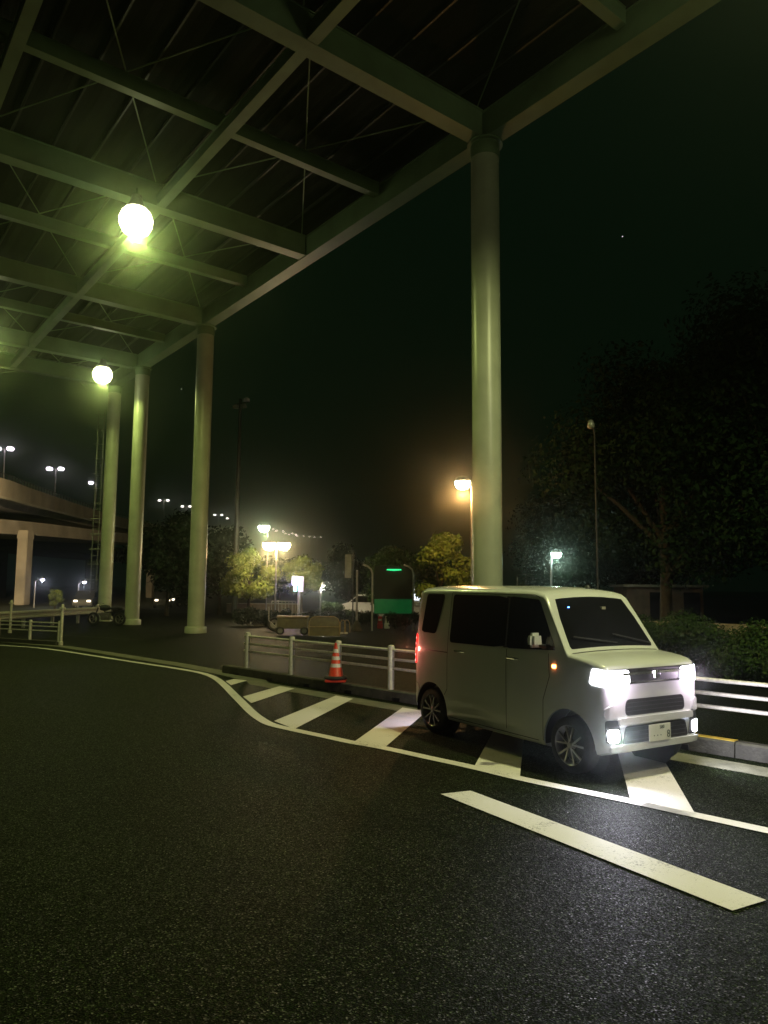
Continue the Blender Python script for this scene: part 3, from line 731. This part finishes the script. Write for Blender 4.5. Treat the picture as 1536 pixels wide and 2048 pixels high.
def hedge(p0, p1, ht, wd, label, seed, n, size, m=0):
    e = empty('hedge', p0); tag(e, label, 'hedge'); rn = random.Random(seed); dv_ = p1-p0; k = int(dv_.length/.45)
    cs = [(dv_*((i+.5)/k) + Vector((rn.uniform(-.3,.3)*wd, rn.uniform(-.3,.3)*wd, ht*(.25+.5*rn.random()))), ht*(.30+.15*rn.random())) for i in range(k) for _ in range(3)]
    st = MB()
    for i in range(0, len(cs), 3): st.tube([(cs[i][0].x, cs[i][0].y, 0), tuple(cs[i][0])], [.02,.01], 5)
    st.build('stem', MAT['bark'], e)
    leaf_cloud(cs, n, size, seed).build('foliage', LEAF[m], e, smooth=0, recalc=False)
hedge(gp(1265, 19.5), gp(1640, 13.5), 1.35, 1.6, 'long leafy green hedge behind the right hand rails', 31, 60000, .036, 0)
hedge(gp(560, 40), gp(745, 37), .75, .9, 'low dark clipped hedge behind the barricade and dark pole', 32, 9000, .05, 1)
tag(MB().poly([gp(1190,14.6), gp(1640,11.2), gp(1900,24), gp(1300,40), gp(1100,30)], None).build('planting_bed', MAT['grass'], smooth=0), None, None, kind='structure')

# ------------------------------------------------------------------ lamps of the street
def emis(name, col, es, sample=False): return mat(name, (.8,.8,.8), .4, emit=col, es=es, sample=sample)
def street_lamp(base, h, arm, label, col, es, power, radius=.16, pole_m='galv', name='street_lamp', group=None, heads=1, wid=.05, lcol=None):
    e = empty(name, base); tag(e, label, 'street lamp', group)
    MB().tube([(0,0,0),(0,0,.3),(0,0,.32),(0,0,h-.15)], [wid*1.5,wid*1.5,wid,wid*.8], 12).build('pole', MAT[pole_m], e)
    lm = emis('lamp_glow_mat', col, es) if es else MAT['grey']
    for k in range(heads):
        s = 1 if k == 0 else -1; ax_ = arm*s
        MB().tube([(0,0,h-.2),(ax_*.4,0,h-.02),(ax_*.85,0,h+.05)], .03, 8).build('arm', MAT[pole_m], e)
        hd = MB(); hd.lathe([(.03,.16),(radius*.7,.12),(radius,.0),(radius*.96,-.02)], (ax_,0,h+.02), n=16); ho = hd.build('lamp_head', MAT['galv'], e)
        MB().lathe([(radius*.94,-.0),(radius*.98,-radius*.3),(radius*.85,-radius*.7),(radius*.5,-radius*1.0),(.005,-radius*1.08)], (ax_,0,h+.02), n=16).build('lamp_lens', lm, ho)
        if power: light('lamp_light', 'POINT', (ax_,0,h-.10-radius*1.2), lcol or col, power, e, .08)
    return e
SOD = (1.0,.50,.16)
def at_h(u, v, d): return D(u, v, d).z
b_ = gp(945, 23); street_lamp(b_, at_h(925,962,23), -.30, 'orange glowing street lamp just left of the tall near column', (1,.84,.55), 30, 480, .26, lcol=SOD)
b_ = gp(551, 42); street_lamp(b_, at_h(551,1086,42), -.42, 'twin headed warm lamp blazing above the trees in the middle', (1,.84,.52), 30, 300, .40, heads=2, lcol=(1,.64,.28))
b_ = gp(533, 44.5); street_lamp(b_, at_h(525,1050,44), -.25, 'taller greenish lamp directly behind the twin headed lamp', (.9,1,.72), 30, 130, .36, lcol=(.85,1,.5))
b_ = gp(1103, 33); street_lamp(b_, at_h(1110,1105,33), .24, 'cool green white lamp glowing under the right trees', (.72,1,.88), 25, 90, .24)
b_ = gp(1196, 21); street_lamp(b_, at_h(1190,850,21), -.1, 'tall unlit lamp with pale head among the right trees', (1,1,.8), 0, 0, .11, pole_m='rubber', wid=.026)
b_ = gp(70, 62); street_lamp(b_, at_h(84,1158,62), .6, 'small violet white lamp right of the viaduct pillar', (.75,.72,1), 22, 40, .17, group='violet lamps beyond the guardrail')
b_ = gp(157, 66); street_lamp(b_, at_h(168,1163,66), .5, 'small violet white lamp left of the ladder column', (.75,.72,1), 22, 40, .17, group='violet lamps beyond the guardrail')
sl_ = street_lamp(Vector((-20, 30, 0)), 10.5, .6, 'unseen sodium lamp added beyond the left edge to light the viaduct', (1,.7,.35), 20, 0, .2)
light('lamp_light', 'SPOT', (.6,0,10), (1,.74,.38), 52000, sl_, .1, spot=52, target=(-17,50,9), blend=.8)  # strong spot added out of view to brighten the viaduct edge
# tall lamp mast with unlit floodlights
mb_ = gp(470, 48); hm = at_h(470, 797, 48)
e = empty('lamp_mast', mb_); tag(e, 'tall dark mast with unlit floodlights at its top behind the second column', 'lamp mast')
MB().tube([(0,0,0),(0,0,hm)], [.20,.10], 12).build('pole', MAT['dkmetal'], e)
MB().beam((-.35,0,hm-.4),(.55,0,hm-.2), .06, .06).build('crossarm', MAT['dkmetal'], e)
for (x_, z_) in ((.42,-.12),(.22,-.55),(-.3,-.6)):
    MB().lathe([(.05,.2),(.2,.12),(.22,-.06),(.001,-.1)], (x_,-.05,hm+z_), n=14).build('floodlight_head', MAT['white'] if x_ > .3 else MAT['grey'], e)

# ------------------------------------------------------------------ viaduct and its lamps
def ribbon(mb, pts, prof):
    rings = []
    for i, p in enumerate(pts):
        a = pts[max(0,i-1)]; b = pts[min(len(pts)-1,i+1)]; d = (b-a); d.z = 0; d.normalize(); n = Vector((d.y,-d.x,0))   # n to the right side (towards camera)
        rings.append([mb.bm.verts.new(p + n*y + Vector((0,0,z))) for y, z in prof])
    m_ = len(prof)
    for r0, r1 in zip(rings, rings[1:]):
        for k in range(m_): mb.bm.faces.new((r0[k], r0[(k+1)%m_], r1[(k+1)%m_], r1[k]))
    mb.bm.faces.new(rings[0]); mb.bm.faces.new(list(reversed(rings[-1])))
up = [D(u, v, d) for u, v, d in ((-260,925,44),(-120,935,50),(0,955,57),(60,976,66),(110,993,76),(160,1010,88),(205,1024,100),(255,1038,118),(300,1047,140),(360,1056,170))]
up = smooth_pts(up, 3)
e = empty('viaduct', (up[12].x, up[12].y, 0)); tag(e, 'curving concrete expressway viaduct in two tiers at the far left', 'viaduct')
inv = Matrix.Translation(-Vector(e.location))
deckprof = [(0,0),(0,-1.45),(-.9,-1.55),(-1.0,-2.1),(-8,-2.1),(-8.9,-1.55),(-9.8,-1.45),(-9.8,0),(-9.5,0),(-9.5,-1.1),(-.3,-1.1),(-.3,0)]
mb = MB(); ribbon(mb, up, deckprof); o = mb.build('upper_deck', MAT['concrete'], e, smooth=30); o.matrix_parent_inverse = inv
mb = MB(); ribbon(mb, up, [(.05,-1.42),(.05,-1.62),(-.12,-1.62),(-.12,-1.42)]); o = mb.build('deck_edge', MAT['pipe'], e, smooth=30); o.matrix_parent_inverse = inv
lowr = [D(u, v, d) for u, v, d in ((-260,1022,56),(-100,1030,60),(0,1038,66),(100,1048,76),(210,1062,92),(300,1072,118),(360,1080,150))]
lowr = smooth_pts(lowr, 3)
mb = MB(); ribbon(mb, lowr, [(0,0),(0,-1.3),(-1,-1.4),(-8,-1.4),(-9,-1.2),(-9,0),(-8.7,0),(-8.7,-.9),(-.3,-.9),(-.3,0)]); o = mb.build('lower_deck', MAT['concrete'], e, smooth=30); o.matrix_parent_inverse = inv
for (u, v0, d, wpx) in ((42,1066,69,20), (300,1085,120,12), (-200,1050,60,20)):
    p = D(u, v0, d); ww = wpx*d/1456
    mb = MB(); mb.box((p.x, p.y+ww, (p.z+.3)/2), (ww, ww*1.3, p.z+.3)); o = mb.build('pillar', MAT['concrete'], e, smooth=0, bevel=.06); o.matrix_parent_inverse = inv
    MB().box((p.x, p.y+ww, p.z-.25), (ww*1.06, ww*1.36, .5)).build('pillar_head', MAT['concrete'], o, smooth=0)
rl = MB()
for i in range(0, len(up)-1):
    for f in (0, .33, .66):
        p = up[i].lerp(up[i+1], f) + Vector((-.15*0,0,0)); rl.tube([p, p+Vector((0,0,.42))], .03, 5)
for i in range(len(up)-1): rl.tube([up[i]+Vector((0,0,.42)), up[i+1]+Vector((0,0,.42))], .035, 5)
o = rl.build('parapet_rail', MAT['dkmetal'], e); o.matrix_parent_inverse = inv
# far road carrying the double lamps
hl = [(10,898,112,2),(112,938,128,2),(193,966,146,1),(328,1001,175,2),(373,1013,188,2),(437,1030,210,2),(461,1037,219,1),(480,1043,229,1)]
far_px = [(630,228,1),(676,243,1),(704,250,2),(750,260,1),(815,278,2),(858,290,2),(900,296,1),(950,307,2),(1058,315,1),(1155,322,2)]
hl += [(440+X/5.908, 1020+Y/5.908, 20*1456/(1175-(1020+Y/5.908)), k) for X, Y, k in far_px]
hl += [(440+1365/5.908, 1095.3, 330, 2), (440+1480/5.908, 1095.3, 340, 1)]
fr = [D(u, v, d) - Vector((0,0,12)) for u, v, d, k in hl[:16]]
fr = [fr[0] + (fr[0]-fr[1])*1.5] + fr
for p in fr: p.z = 9.5
mb = MB(); ribbon(mb, [fr[i] for i in (0,1,2,3,4,5,6,8,10,13,16)], [(5,0),(5,-2),(4,-2.4),(-4,-2.4),(-5,-2),(-5,0),(-4.7,0),(-4.7,-1),(4.7,-1),(4.7,0)])
e2 = mb.build('far_viaduct', MAT['dkmetal'], smooth=30); tag(e2, 'dark elevated road carrying the row of distant double lamps', 'viaduct')
for i in (1,3,5,8,12): MB().box((fr[i].x, fr[i].y, 3.6), (2,2,7.2)).build('pillar', MAT['dkmetal'], e2, smooth=0)
glowA = emis('far_lamp_violet_mat', (1,.84,1), 6); glowB = emis('far_lamp_white_mat', (1,.93,.85), 4)
words = ['biggest double headed lamp at the left edge above the viaduct','second double headed lamp above the viaduct','single headed lamp just left of the ladder column','double lamp between third and second columns',
 'double lamp touching the left side of the second column','double lamp right of the second column','single lamp just left of the tall mast','single lamp just right of the tall mast']
for i, (u, v, d, k) in enumerate(hl):
    p = D(u, v, d); zb = 8.4 if i < 18 else 0
    e = empty('highway_lamp', (p.x, p.y, zb)); h_ = p.z - zb
    if i < 8: tag(e, words[i] + ' in the distance', 'street lamp', 'double lamps along the elevated road')
    else: tag(e, 'tiny far lamp in the string of lights right of the twin street lamp' if i < 18 else 'tiny far lamp beneath the end of the light string', 'street lamp', 'tiny far lamps of the string' if i < 18 else 'tiny far lamps beneath the string')
    MB().tube([(0,0,0),(0,0,h_)], [.10,.06] if i > 7 else [.16,.10], 6).build('pole', MAT['galv'], e)
    sep = {0:1.0,1:1.03,2:1.1}.get(i, 1.0 if i < 8 else 1.3)
    rad = (.56 if i < 2 else .52 if i < 3 else .40 if i < 8 else .30)
    xs = (-sep, sep) if k == 2 else (-sep*.9,) if i < 8 else (0,)
    MB().tube([(x_, 0, h_-(0 if abs(x_)<.01 else 0)) for x_ in ((-sep, sep) if k == 2 else (xs[0]-.01, .01))], .09, 6).build('arm', MAT['galv'], e)
    for x_ in xs: MB().lathe([(.01,rad*.6),(rad*.8,rad*.4),(rad,0),(rad*.8,-rad*.5),(.01,-rad*.6)], (x_,-.3,h_), n=12).build('lamp_head', glowA if i < 3 else glowB, e)

# ------------------------------------------------------------------ objects of the middle distance
# green sign board on hooked posts
gc = G(785, 1262); gc.y = gc.y; e = empty('sign_board', (gc.x, gc.y, 0)); tag(e, 'large dark green sign board in a hooked steel frame behind the van', 'sign')
dpx = gc.y/1456; hw = 38*dpx
zt = D(785, 1132, gc.y).z; zb = D(785, 1228, gc.y).z
MB().box((.02,0,(zt+zb)/2), (hw*2,.08,zt-zb)).build('panel', MAT['gsign'], e, bevel=.02)
MB().box((.02,-.045,zb+(zt-zb)*.16), (hw*1.96,.012,(zt-zb)*.30)).build('lower_band', mat('green_band_mat', (.005,.10,.03), .45, var=.35, scale=3, emit=(.0,.30,.07), es=.12), e)
MB().lathe([(.001,0),(.30,0),(.34,-.03),(.001,-.05)], (.05,-.10,zt-.14), n=20).build('sign_lamp', mat('green_lamp_mat', (.1,.7,.3), .4, emit=(.02,.75,.25), es=1.5), e)
for v in (e.children[-1].data.vertices,):
    for q in v: q.co.z = (zt-.14) + (q.co.z-(zt-.14))*1.6; q.co.y = -.10 + (q.co.y+.10)*.25
for s_ in (-1, 1):
    x_ = s_*(hw+.06)
    MB().tube([(x_,0,0 if s_ < 0 else .0),(x_,0,zt-.35),(x_-.06,-.02,zt-.15),(x_-.2,-.06,zt-.03),(x_-.42,-.1,zt+.05)], .045, 10).build('post', MAT['galv'], e)
# dark pole with cone foot and narrow grey panel
p = G(713, 1262); e = empty('sign_pole', p); tag(e, 'slim dark pole on a wide cone foot left of the green board', 'pole')
hp = D(713, 1140, p.y).z; MB().tube([(0,0,0),(0,0,hp)], .05, 10).build('pole', MAT['galv'], e)
MB().lathe([(.26,0),(.25,.05),(.08,.42),(.055,.46)], n=16).build('foot', MAT['kerb'], e)
p = gp(700, 34); e = empty('banner_sign', p); tag(e, 'tall narrow grey banner beside the slim dark pole', 'sign')
z1, z0 = D(700,1108,34).z, D(700,1155,34).z
MB().box((-.1,0,(z0+z1)/2), (.30,.04,z1-z0)).build('panel', MAT['grey'], e, bevel=.008); MB().tube([(.14,0,0),(.14,0,z1+.05)], .03, 8).build('post', MAT['dkmetal'], e)
# lit signal box on a post
p = gp(600, 43); e = empty('signal_box', p); tag(e, 'glowing white box sign on a grey post with small green light', 'sign')
za, zc = D(596,1152,43).z, D(596,1183,43).z; sx = 43/1456
MB().tube([(-.05,0,0),(-.05,0,zc)], .09, 10).build('post', MAT['galv'], e)
MB().box((.05,0,(za+zc)/2), (10*sx,.18,za-zc)).build('panel', mat('sign_face_mat', (.6,.58,.7), .4, emit=(.6,.52,.85), es=.35), e, bevel=.01)
MB().box((-10*sx,-.03,za-(za-zc)*.28), (11*sx,.2,(za-zc)*.56)).build('lit_face', emis('white_face_mat', (.93,.90,1), 3.5), e, bevel=.01)
MB().box((-9*sx,-.03,za-(za-zc)*.78), (7*sx,.18,(za-zc)*.40)).build('green_light', emis('green_face_mat', (.1,.85,.62), 1.6), e, bevel=.01)
light('sign_glow', 'POINT', (-.4,-.5,(za+zc)/2), (.45,.36,1), 45, e, .2)
# barricade: rounded frame with panel and middle rail
MAT['tan'] = mat('tan_paint_mat', (.26,.20,.08), .6, var=.3, scale=9)
def frame_px(name, u0, u1, v0, v1, label, cat, m=MAT['tan']):
    p = G((u0+u1)/2, v1); s_ = p.y/1456; hw_ = (u1-u0)/2*s_; ht_ = D(u0, v0, p.y).z
    e = empty(name, p, .05); tag(e, label, cat); return e, hw_, ht_
barr = mat('barricade_mat', (.12,.11,.05), .6, var=.3, scale=5)
e, hw_, ht_ = frame_px('barricade', 618, 678, 1233, 1273, 'tan barricade with round cornered tube frame behind the pipe fence', 'barricade')
o_ = [(-hw_,0,.02),(-hw_,0,ht_-.22),(-hw_+.07,0,ht_-.07),(-hw_+.22,0,ht_),(hw_-.22,0,ht_),(hw_-.07,0,ht_-.07),(hw_,0,ht_-.22),(hw_,0,.02)]
MB().tube(o_, .022, 8).build('frame', MAT['tan'], e); MB().tube([(-hw_,0,ht_*.48),(hw_,0,ht_*.48)], .018, 8).build('middle_rail', MAT['tan'], e)
MB().poly([(x_*.97, .02, z_*.975) for x_, y_, z_ in o_]).build('panel', barr, e, smooth=0)
MB().tube([(-hw_,.02,.03),(-hw_,.45,.03)], .02, 8).tube([(hw_,.02,.03),(hw_,.45,.03)], .02, 8).build('foot', MAT['tan'], e)
# arched stand with two white feet
e, hw_, ht_ = frame_px('arch_barrier', 681, 696, 1239, 1268, 'pair of small tan hoops on white feet right of the barricade', 'barrier')
for dx in (-.07, .1):
    MB().tube([(dx-.09,0,.05),(dx-.09,0,ht_-.12),(dx-.04,0,ht_-.02),(dx+.04,0,ht_-.02),(dx+.11,0,ht_-.14),(dx+.12,0,.05)], .02, 8).build('hoop', MAT['tan'], e)
    MB().box((dx-.03,0,.035),(.14,.16,.07)).build('foot', MAT['white'], e, bevel=.01)
# flat cart with wheels
e, hw_, ht_ = frame_px('hand_cart', 553, 616, 1232, 1270, 'low flat cart with pale rim and dark underside left of barricade', 'cart')
MB().box((0,.3,ht_-.03),(hw_*2,.9,.05)).build('rim', MAT['tan'], e, bevel=.01); MB().box((0,.3,ht_-.28),(hw_*1.9,.8,.42)).build('bed', barr, e, bevel=.02)
MB().tube([(-hw_-.02,0,ht_*.4),(-hw_-.30,0,ht_*.75),(-hw_-.33,0,ht_)], .02, 8).build('handle', MAT['galv'], e)
for x_ in (-hw_*.75, hw_*.75):
    w_ = empty('wheel', (x_, -.05, .17)); w_.parent = e
    MB().lathe([(.10,-.05),(.16,-.05),(.17,-.03),(.17,.03),(.16,.05),(.10,.05)], n=20, axis='Y', closed=True).build('tyre', MAT['rubber'], w_); MB().lathe([(.001,-.03),(.102,-.03),(.102,.03),(.001,.03)], n=16, axis='Y').build('rim', MAT['galv'], w_)
# tyre leaning near the cart
p = G(548, 1262); e = empty('old_tyre', p + Vector((0,0,.30)), .3); tag(e, 'upright black tyre with pale hub left of the cart', 'tyre')
MB().lathe([(.19,-.08),(.27,-.09),(.30,-.05),(.30,.05),(.27,.09),(.19,.08)], n=28, axis='Y', closed=True).build('tread', MAT['rubber'], e)
MB().lathe([(.05,-.03),(.185,-.04),(.19,.0),(.05,.02)], n=20, axis='Y', closed=True).build('hub', MAT['galv'], e)
# pale box and thin post
e, hw_, ht_ = frame_px('utility_box', 506, 524, 1231, 1252, 'pale utility box between two dark bushes', 'box')
MB().box((0,.1,ht_/2),(hw_*2,.3,ht_)).build('cabinet', MAT['grey'], e, bevel=.015); MB().box((0,-.055,ht_/2),(hw_*1.7,.012,ht_*.8)).build('door', MAT['grey'], e, bevel=.004)
p = G(537, 1258); e = empty('marker_post', p); tag(e, 'thin pale marker post right of the pale utility box', 'post')
MB().tube([(0,0,0),(0,0,1.0)], .025, 8).build('pole', MAT['pipe'], e); MB().lathe([(.09,0),(.08,.04),(.03,.06)], n=12).build('foot', MAT['rubber'], e)
# red and white barrier pieces under the green board
for (u, m_, lab, c_) in ((760, MAT['red'], 'red plastic road barrier under the green sign board', 'barrier'), (774, MAT['white'], 'white plastic road barrier under the green sign board', 'barrier')):
    p = G(u, 1257); e = empty('road_barrier', p); tag(e, lab, c_, 'plastic barriers under the green board')
    mb = MB(); mb.box((0,0,.12),(.26,.34,.24)); mb.box((0,0,.40),(.22,.14,.34), taper=.85); mb.build('barrier_body', m_, e, bevel=.02)
    mb = MB(); mb.box((0,-.085,.40),(.14,.02,.08)); mb.build('reflector', MAT['reflect'], e, bevel=.005)
# parked cars far behind
def far_car(p, rz, label, m_, sc=1.0, lamps=None, Lc=3.4, Wc=1.5, Hc_=1.5, group=None):
    e = empty('parked_car', p, rz); tag(e, label, 'car', group); e.scale = (sc,)*3
    pr = [(-Lc/2,.32),(-Lc/2+.03,.95),(-Lc/2+.18,Hc_-.05),(-Lc/2+.5,Hc_),(Lc/2-1.35,Hc_-.02),(Lc/2-.75,.98),(Lc/2-.1,.82),(Lc/2,.6),(Lc/2,.30)]
    mb = MB(); A_ = [mb.bm.verts.new((x_,-Wc/2*(1 if z_<1 else .9),z_)) for x_,z_ in pr]; B_ = [mb.bm.verts.new((x_,Wc/2*(1 if z_<1 else .9),z_)) for x_,z_ in pr]
    mb.bm.faces.new(A_); mb.bm.faces.new(list(reversed(B_)))
    for k in range(len(pr)): mb.bm.faces.new((A_[k],A_[(k+1)%len(pr)],B_[(k+1)%len(pr)],B_[k]))
    mb.build('body', m_, e, bevel=.03, smooth=40)
    for s_ in (-1,1):
        mb = MB(); y_ = s_*(Wc/2+.008)
        mb.poly([(-Lc/2+.25,y_,1.0),(Lc/2-.85,y_,1.0),(Lc/2-1.3,y_*.93,Hc_-.12),(-Lc/2+.32,y_*.93,Hc_-.12)]); mb.build('side_window', MAT['glass'], e, smooth=0)
        for x_ in (-Lc*.33, Lc*.32):
            w_ = empty('wheel', (x_, s_*(Wc/2-.08), .28)); w_.parent = e
            MB().lathe([(.17,-.09),(.26,-.095),(.28,-.06),(.28,.06),(.26,.095),(.17,.09)], n=20, axis='Y', closed=True).build('tyre', MAT['rubber'], w_)
            MB().lathe([(.001,-.07),(.172,-.08),(.172,.08),(.001,.07)], n=16, axis='Y').build('rim', MAT['alloy'], w_)
        MB().box((-Lc/2-.005, s_*(Wc/2-.16), .95),(.03,.16,.3)).build('tail_light', MAT['red'], e, bevel=.01)
        MB().box((Lc/2-.02, s_*(Wc/2-.25), .68),(.06,.28,.14)).build('headlight', emis('far_headlight_mat', (1,.82,.6), 5) if lamps else MAT['reflect'], e, bevel=.01)
    mb = MB(); mb.poly([(-Lc/2+.01,-.55,1.0),(-Lc/2+.01,.55,1.0),(-Lc/2+.14,.5,Hc_-.12),(-Lc/2+.14,-.5,Hc_-.12)]); mb.build('rear_window', MAT['glass'], e, smooth=0)
    return e
far_car(gp(728, 47), R(180), 'white car seen past the bush and slim dark pole', MAT['van'], 1.0)
b_ = gp(641, 42); street_lamp(b_, at_h(639,1170,42), .15, 'small white lamp low between the lit box sign and the green bush', (1,.95,.8), 14, 110, .10, lcol=(1,.92,.75))
far_car(gp(327, 66), R(-75), 'dark car with warm lit headlamps between third and second columns', MAT['dkmetal'], 1, True, group='dark cars with lit headlamps')
far_car(gp(366, 70), R(-120), 'dark car with lit headlamps hard against the second column', MAT['dkmetal'], 1, True, group='dark cars with lit headlamps')
far_car(gp(175, 60), R(-80), 'dark car with lit headlamps beyond the guardrail end', MAT['dkmetal'], 1, True, group='dark cars with lit headlamps')
# white light beyond the van tail, built as a lit box
p = gp(834, 52); e = empty('lit_sign_box', p); tag(e, 'bright bluish white lit box glimpsed past the rear of van', 'vending machine')
MB().box((0,0,.95),(1.0,.7,1.9)).build('cabinet', MAT['white'], e, bevel=.03); MB().box((0,-.36,1.45),(.86,.03,.75)).build('lit_panel', emis('box_face_mat', (.8,.88,1), 3), e)
MB().box((0,-.36,.75),(.8,.02,.3)).build('lower_panel', MAT['grey'], e)
# low wall and railing of the car park
p0, p1 = gp(455, 55), gp(600, 55); wv = p1-p0; e = empty('low_wall', p0, math.atan2(wv.y, wv.x)); tag(e, 'low pale pink wall lit warmly behind the bushes', 'wall')
MB().box((wv.length/2,0,.30),(wv.length,.25,.66)).build('wall_body', MAT['wall'], e, bevel=.02); MB().box((wv.length/2,0,.66),(wv.length,.34,.06)).build('coping', MAT['pipe'], e, bevel=.01)
p0, p1 = gp(544, 50), gp(592, 50); wv = p1-p0; e = empty('railing', p0); tag(e, 'short white railing behind the twin lamp pole', 'railing')
mb = MB(); mb.tube([(0,0,.95),(wv.x,0,.95)], .035, 8); mb.build('rail', MAT['pipe'], e)
for k in range(8): MB().tube([(wv.x*k/7,0,0),(wv.x*k/7,0,.95)], .022, 6).build('baluster', MAT['pipe'], e)
# building and wall behind the right trees
p0 = gp(1262, 36); e = empty('building', p0, -.1); tag(e, 'dim beige building with dark openings behind the right trees', 'building')
MB().box((1.6,1.5,1.0),(3.6,3,2.1)).build('wall', mat('plaster_mat', (.14,.105,.08), .9, var=.3, scale=3), e, smooth=0)
for x_ in (1.15, 2.75): MB().box((x_+.1,-.02,1.05),(.75,.12,1.5)).build('window', MAT['glass'], e, smooth=0, bevel=.02)
MB().box((1.6,1.4,2.11),(4.0,3.4,.12)).build('roof', MAT['grey'], e, smooth=0)
p0, p1 = gp(1255, 24), gp(1640, 20); wv = p1-p0; e = empty('garden_wall', p0, math.atan2(wv.y, wv.x)); tag(e, 'low brown wall between hedge and beige building', 'wall')
MB().box((wv.length/2,0,.45),(wv.length,.2,.95)).build('wall_body', MAT['wall'], e, bevel=.02)
# fence of dim posts beyond the near column
e = empty('mesh_fence', gp(1035, 60)); tag(e, 'dim grey mesh fence far behind right of near column', 'fence')
for k in range(7): MB().tube([(k*.7,0,0),(k*.7,0,3.1)], .04, 6).build('post', MAT['galv'], e)
MB().tube([(0,0,3.1),(4.2,0,3.1)], .03, 6).build('rail', MAT['galv'], e)

# ------------------------------------------------------------------ motorcycle
p = G(213, 1250); e = empty('motorcycle', (p.x, p.y, 0), R(172)); tag(e, 'dark motorcycle parked at the foot of the rear columns', 'motorcycle')
for x_ in (-.66, .68):
    w_ = empty('wheel', (x_, 0, .30)); w_.parent = e
    MB().lathe([(.22,-.05),(.28,-.055),(.31,-.02),(.31,.02),(.28,.055),(.22,.05)], n=24, axis='Y', closed=True).build('tyre', MAT['rubber'], w_)
    rm = MB(); rm.lathe([(.19,-.03),(.225,-.04),(.225,.04),(.19,.03)], n=24, axis='Y', closed=True)
    for k in range(5): a_ = k*1.257; rm.beam((0,0,0),(.2*math.cos(a_),0,.2*math.sin(a_)), .03, .03, up=Vector((0,1,0)))
    rm.build('rim', MAT['alloy'], w_)
MB().tube([(.68,0,.30),(.50,0,.72),(.42,0,.98)], .035, 8).build('fork', MAT['chrome'], e)
MB().tube([(.36,-.34,1.02),(.40,-.15,1.05),(.40,.15,1.05),(.36,.34,1.02)], .016, 8).build('handlebar', MAT['black'], e)
mb = MB(); mb.lathe([(.01,-.28),(.12,-.22),(.16,0),(.12,.2),(.01,.26)], (.12,0,.82), 'X', 16); mb.build('fuel_tank', MAT['dkmetal'], e)
mb = MB(); mb.box((-.38,0,.80),(.72,.24,.09)); mb.build('seat', MAT['rubber'], e, bevel=.03)
mb = MB(); mb.box((-.70,0,.78),(.30,.18,.12)); mb.build('tail_cowl', MAT['dkmetal'], e, bevel=.03)
mb = MB(); mb.box((.05,0,.42),(.42,.26,.36)); mb.lathe([(.001,-.18),(.10,-.17),(.10,.17),(.001,.18)], (-.02,0,.38), 'Y', 16); mb.build('engine', MAT['alloy'], e, bevel=.02)
MB().tube([(.15,-.14,.35),(-.2,-.17,.25),(-.75,-.18,.38)], [.03,.035,.05], 10).build('exhaust', MAT['chrome'], e)
MB().tube([(.42,0,.92),(.1,0,.62),(-.3,0,.62),(-.66,0,.30)], .028, 8).build('frame', MAT['black'], e)
MB().lathe([(.001,-.02),(.09,.0),(.10,.06),(.03,.14),(.001,.15)], (.42,0,.90), 'X', 14).build('headlamp', MAT['reflect'], e)
# dim star
for (u, v) in ((1245,473),(363,778)):
    p = D(u, v, 2500); tag(MB().lathe([(.01,1.8),(1.5,.9),(1.8,0),(1.5,-.9),(.01,-1.8)], tuple(p), n=8).build('star', emis('star_mat', (1,1,1), 1.6)), 'bright star high over the right trees' if u > 800 else 'faint star left of the second column', 'star')

# ------------------------------------------------------------------ haze volume, added to give the lamps glare-like halos
hz = MB(); hz.box((0, 185, 29.5), (560, 480, 61)); ho = hz.build('haze', None, smooth=0); ho.data.materials.clear()
hm_ = bpy.data.materials.new('haze_mat'); hm_.use_nodes = True; nt = hm_.node_tree; nt.nodes.clear()
out = nt.nodes.new('ShaderNodeOutputMaterial'); pv = nt.nodes.new('ShaderNodeVolumePrincipled')
pv.inputs['Color'].default_value = (.85,.95,.85,1); pv.inputs['Density'].default_value = .0024; pv.inputs['Anisotropy'].default_value = .97
nt.links.new(pv.outputs[0], out.inputs['Volume']); ho.data.materials.append(hm_); ho['kind'] = 'stuff'
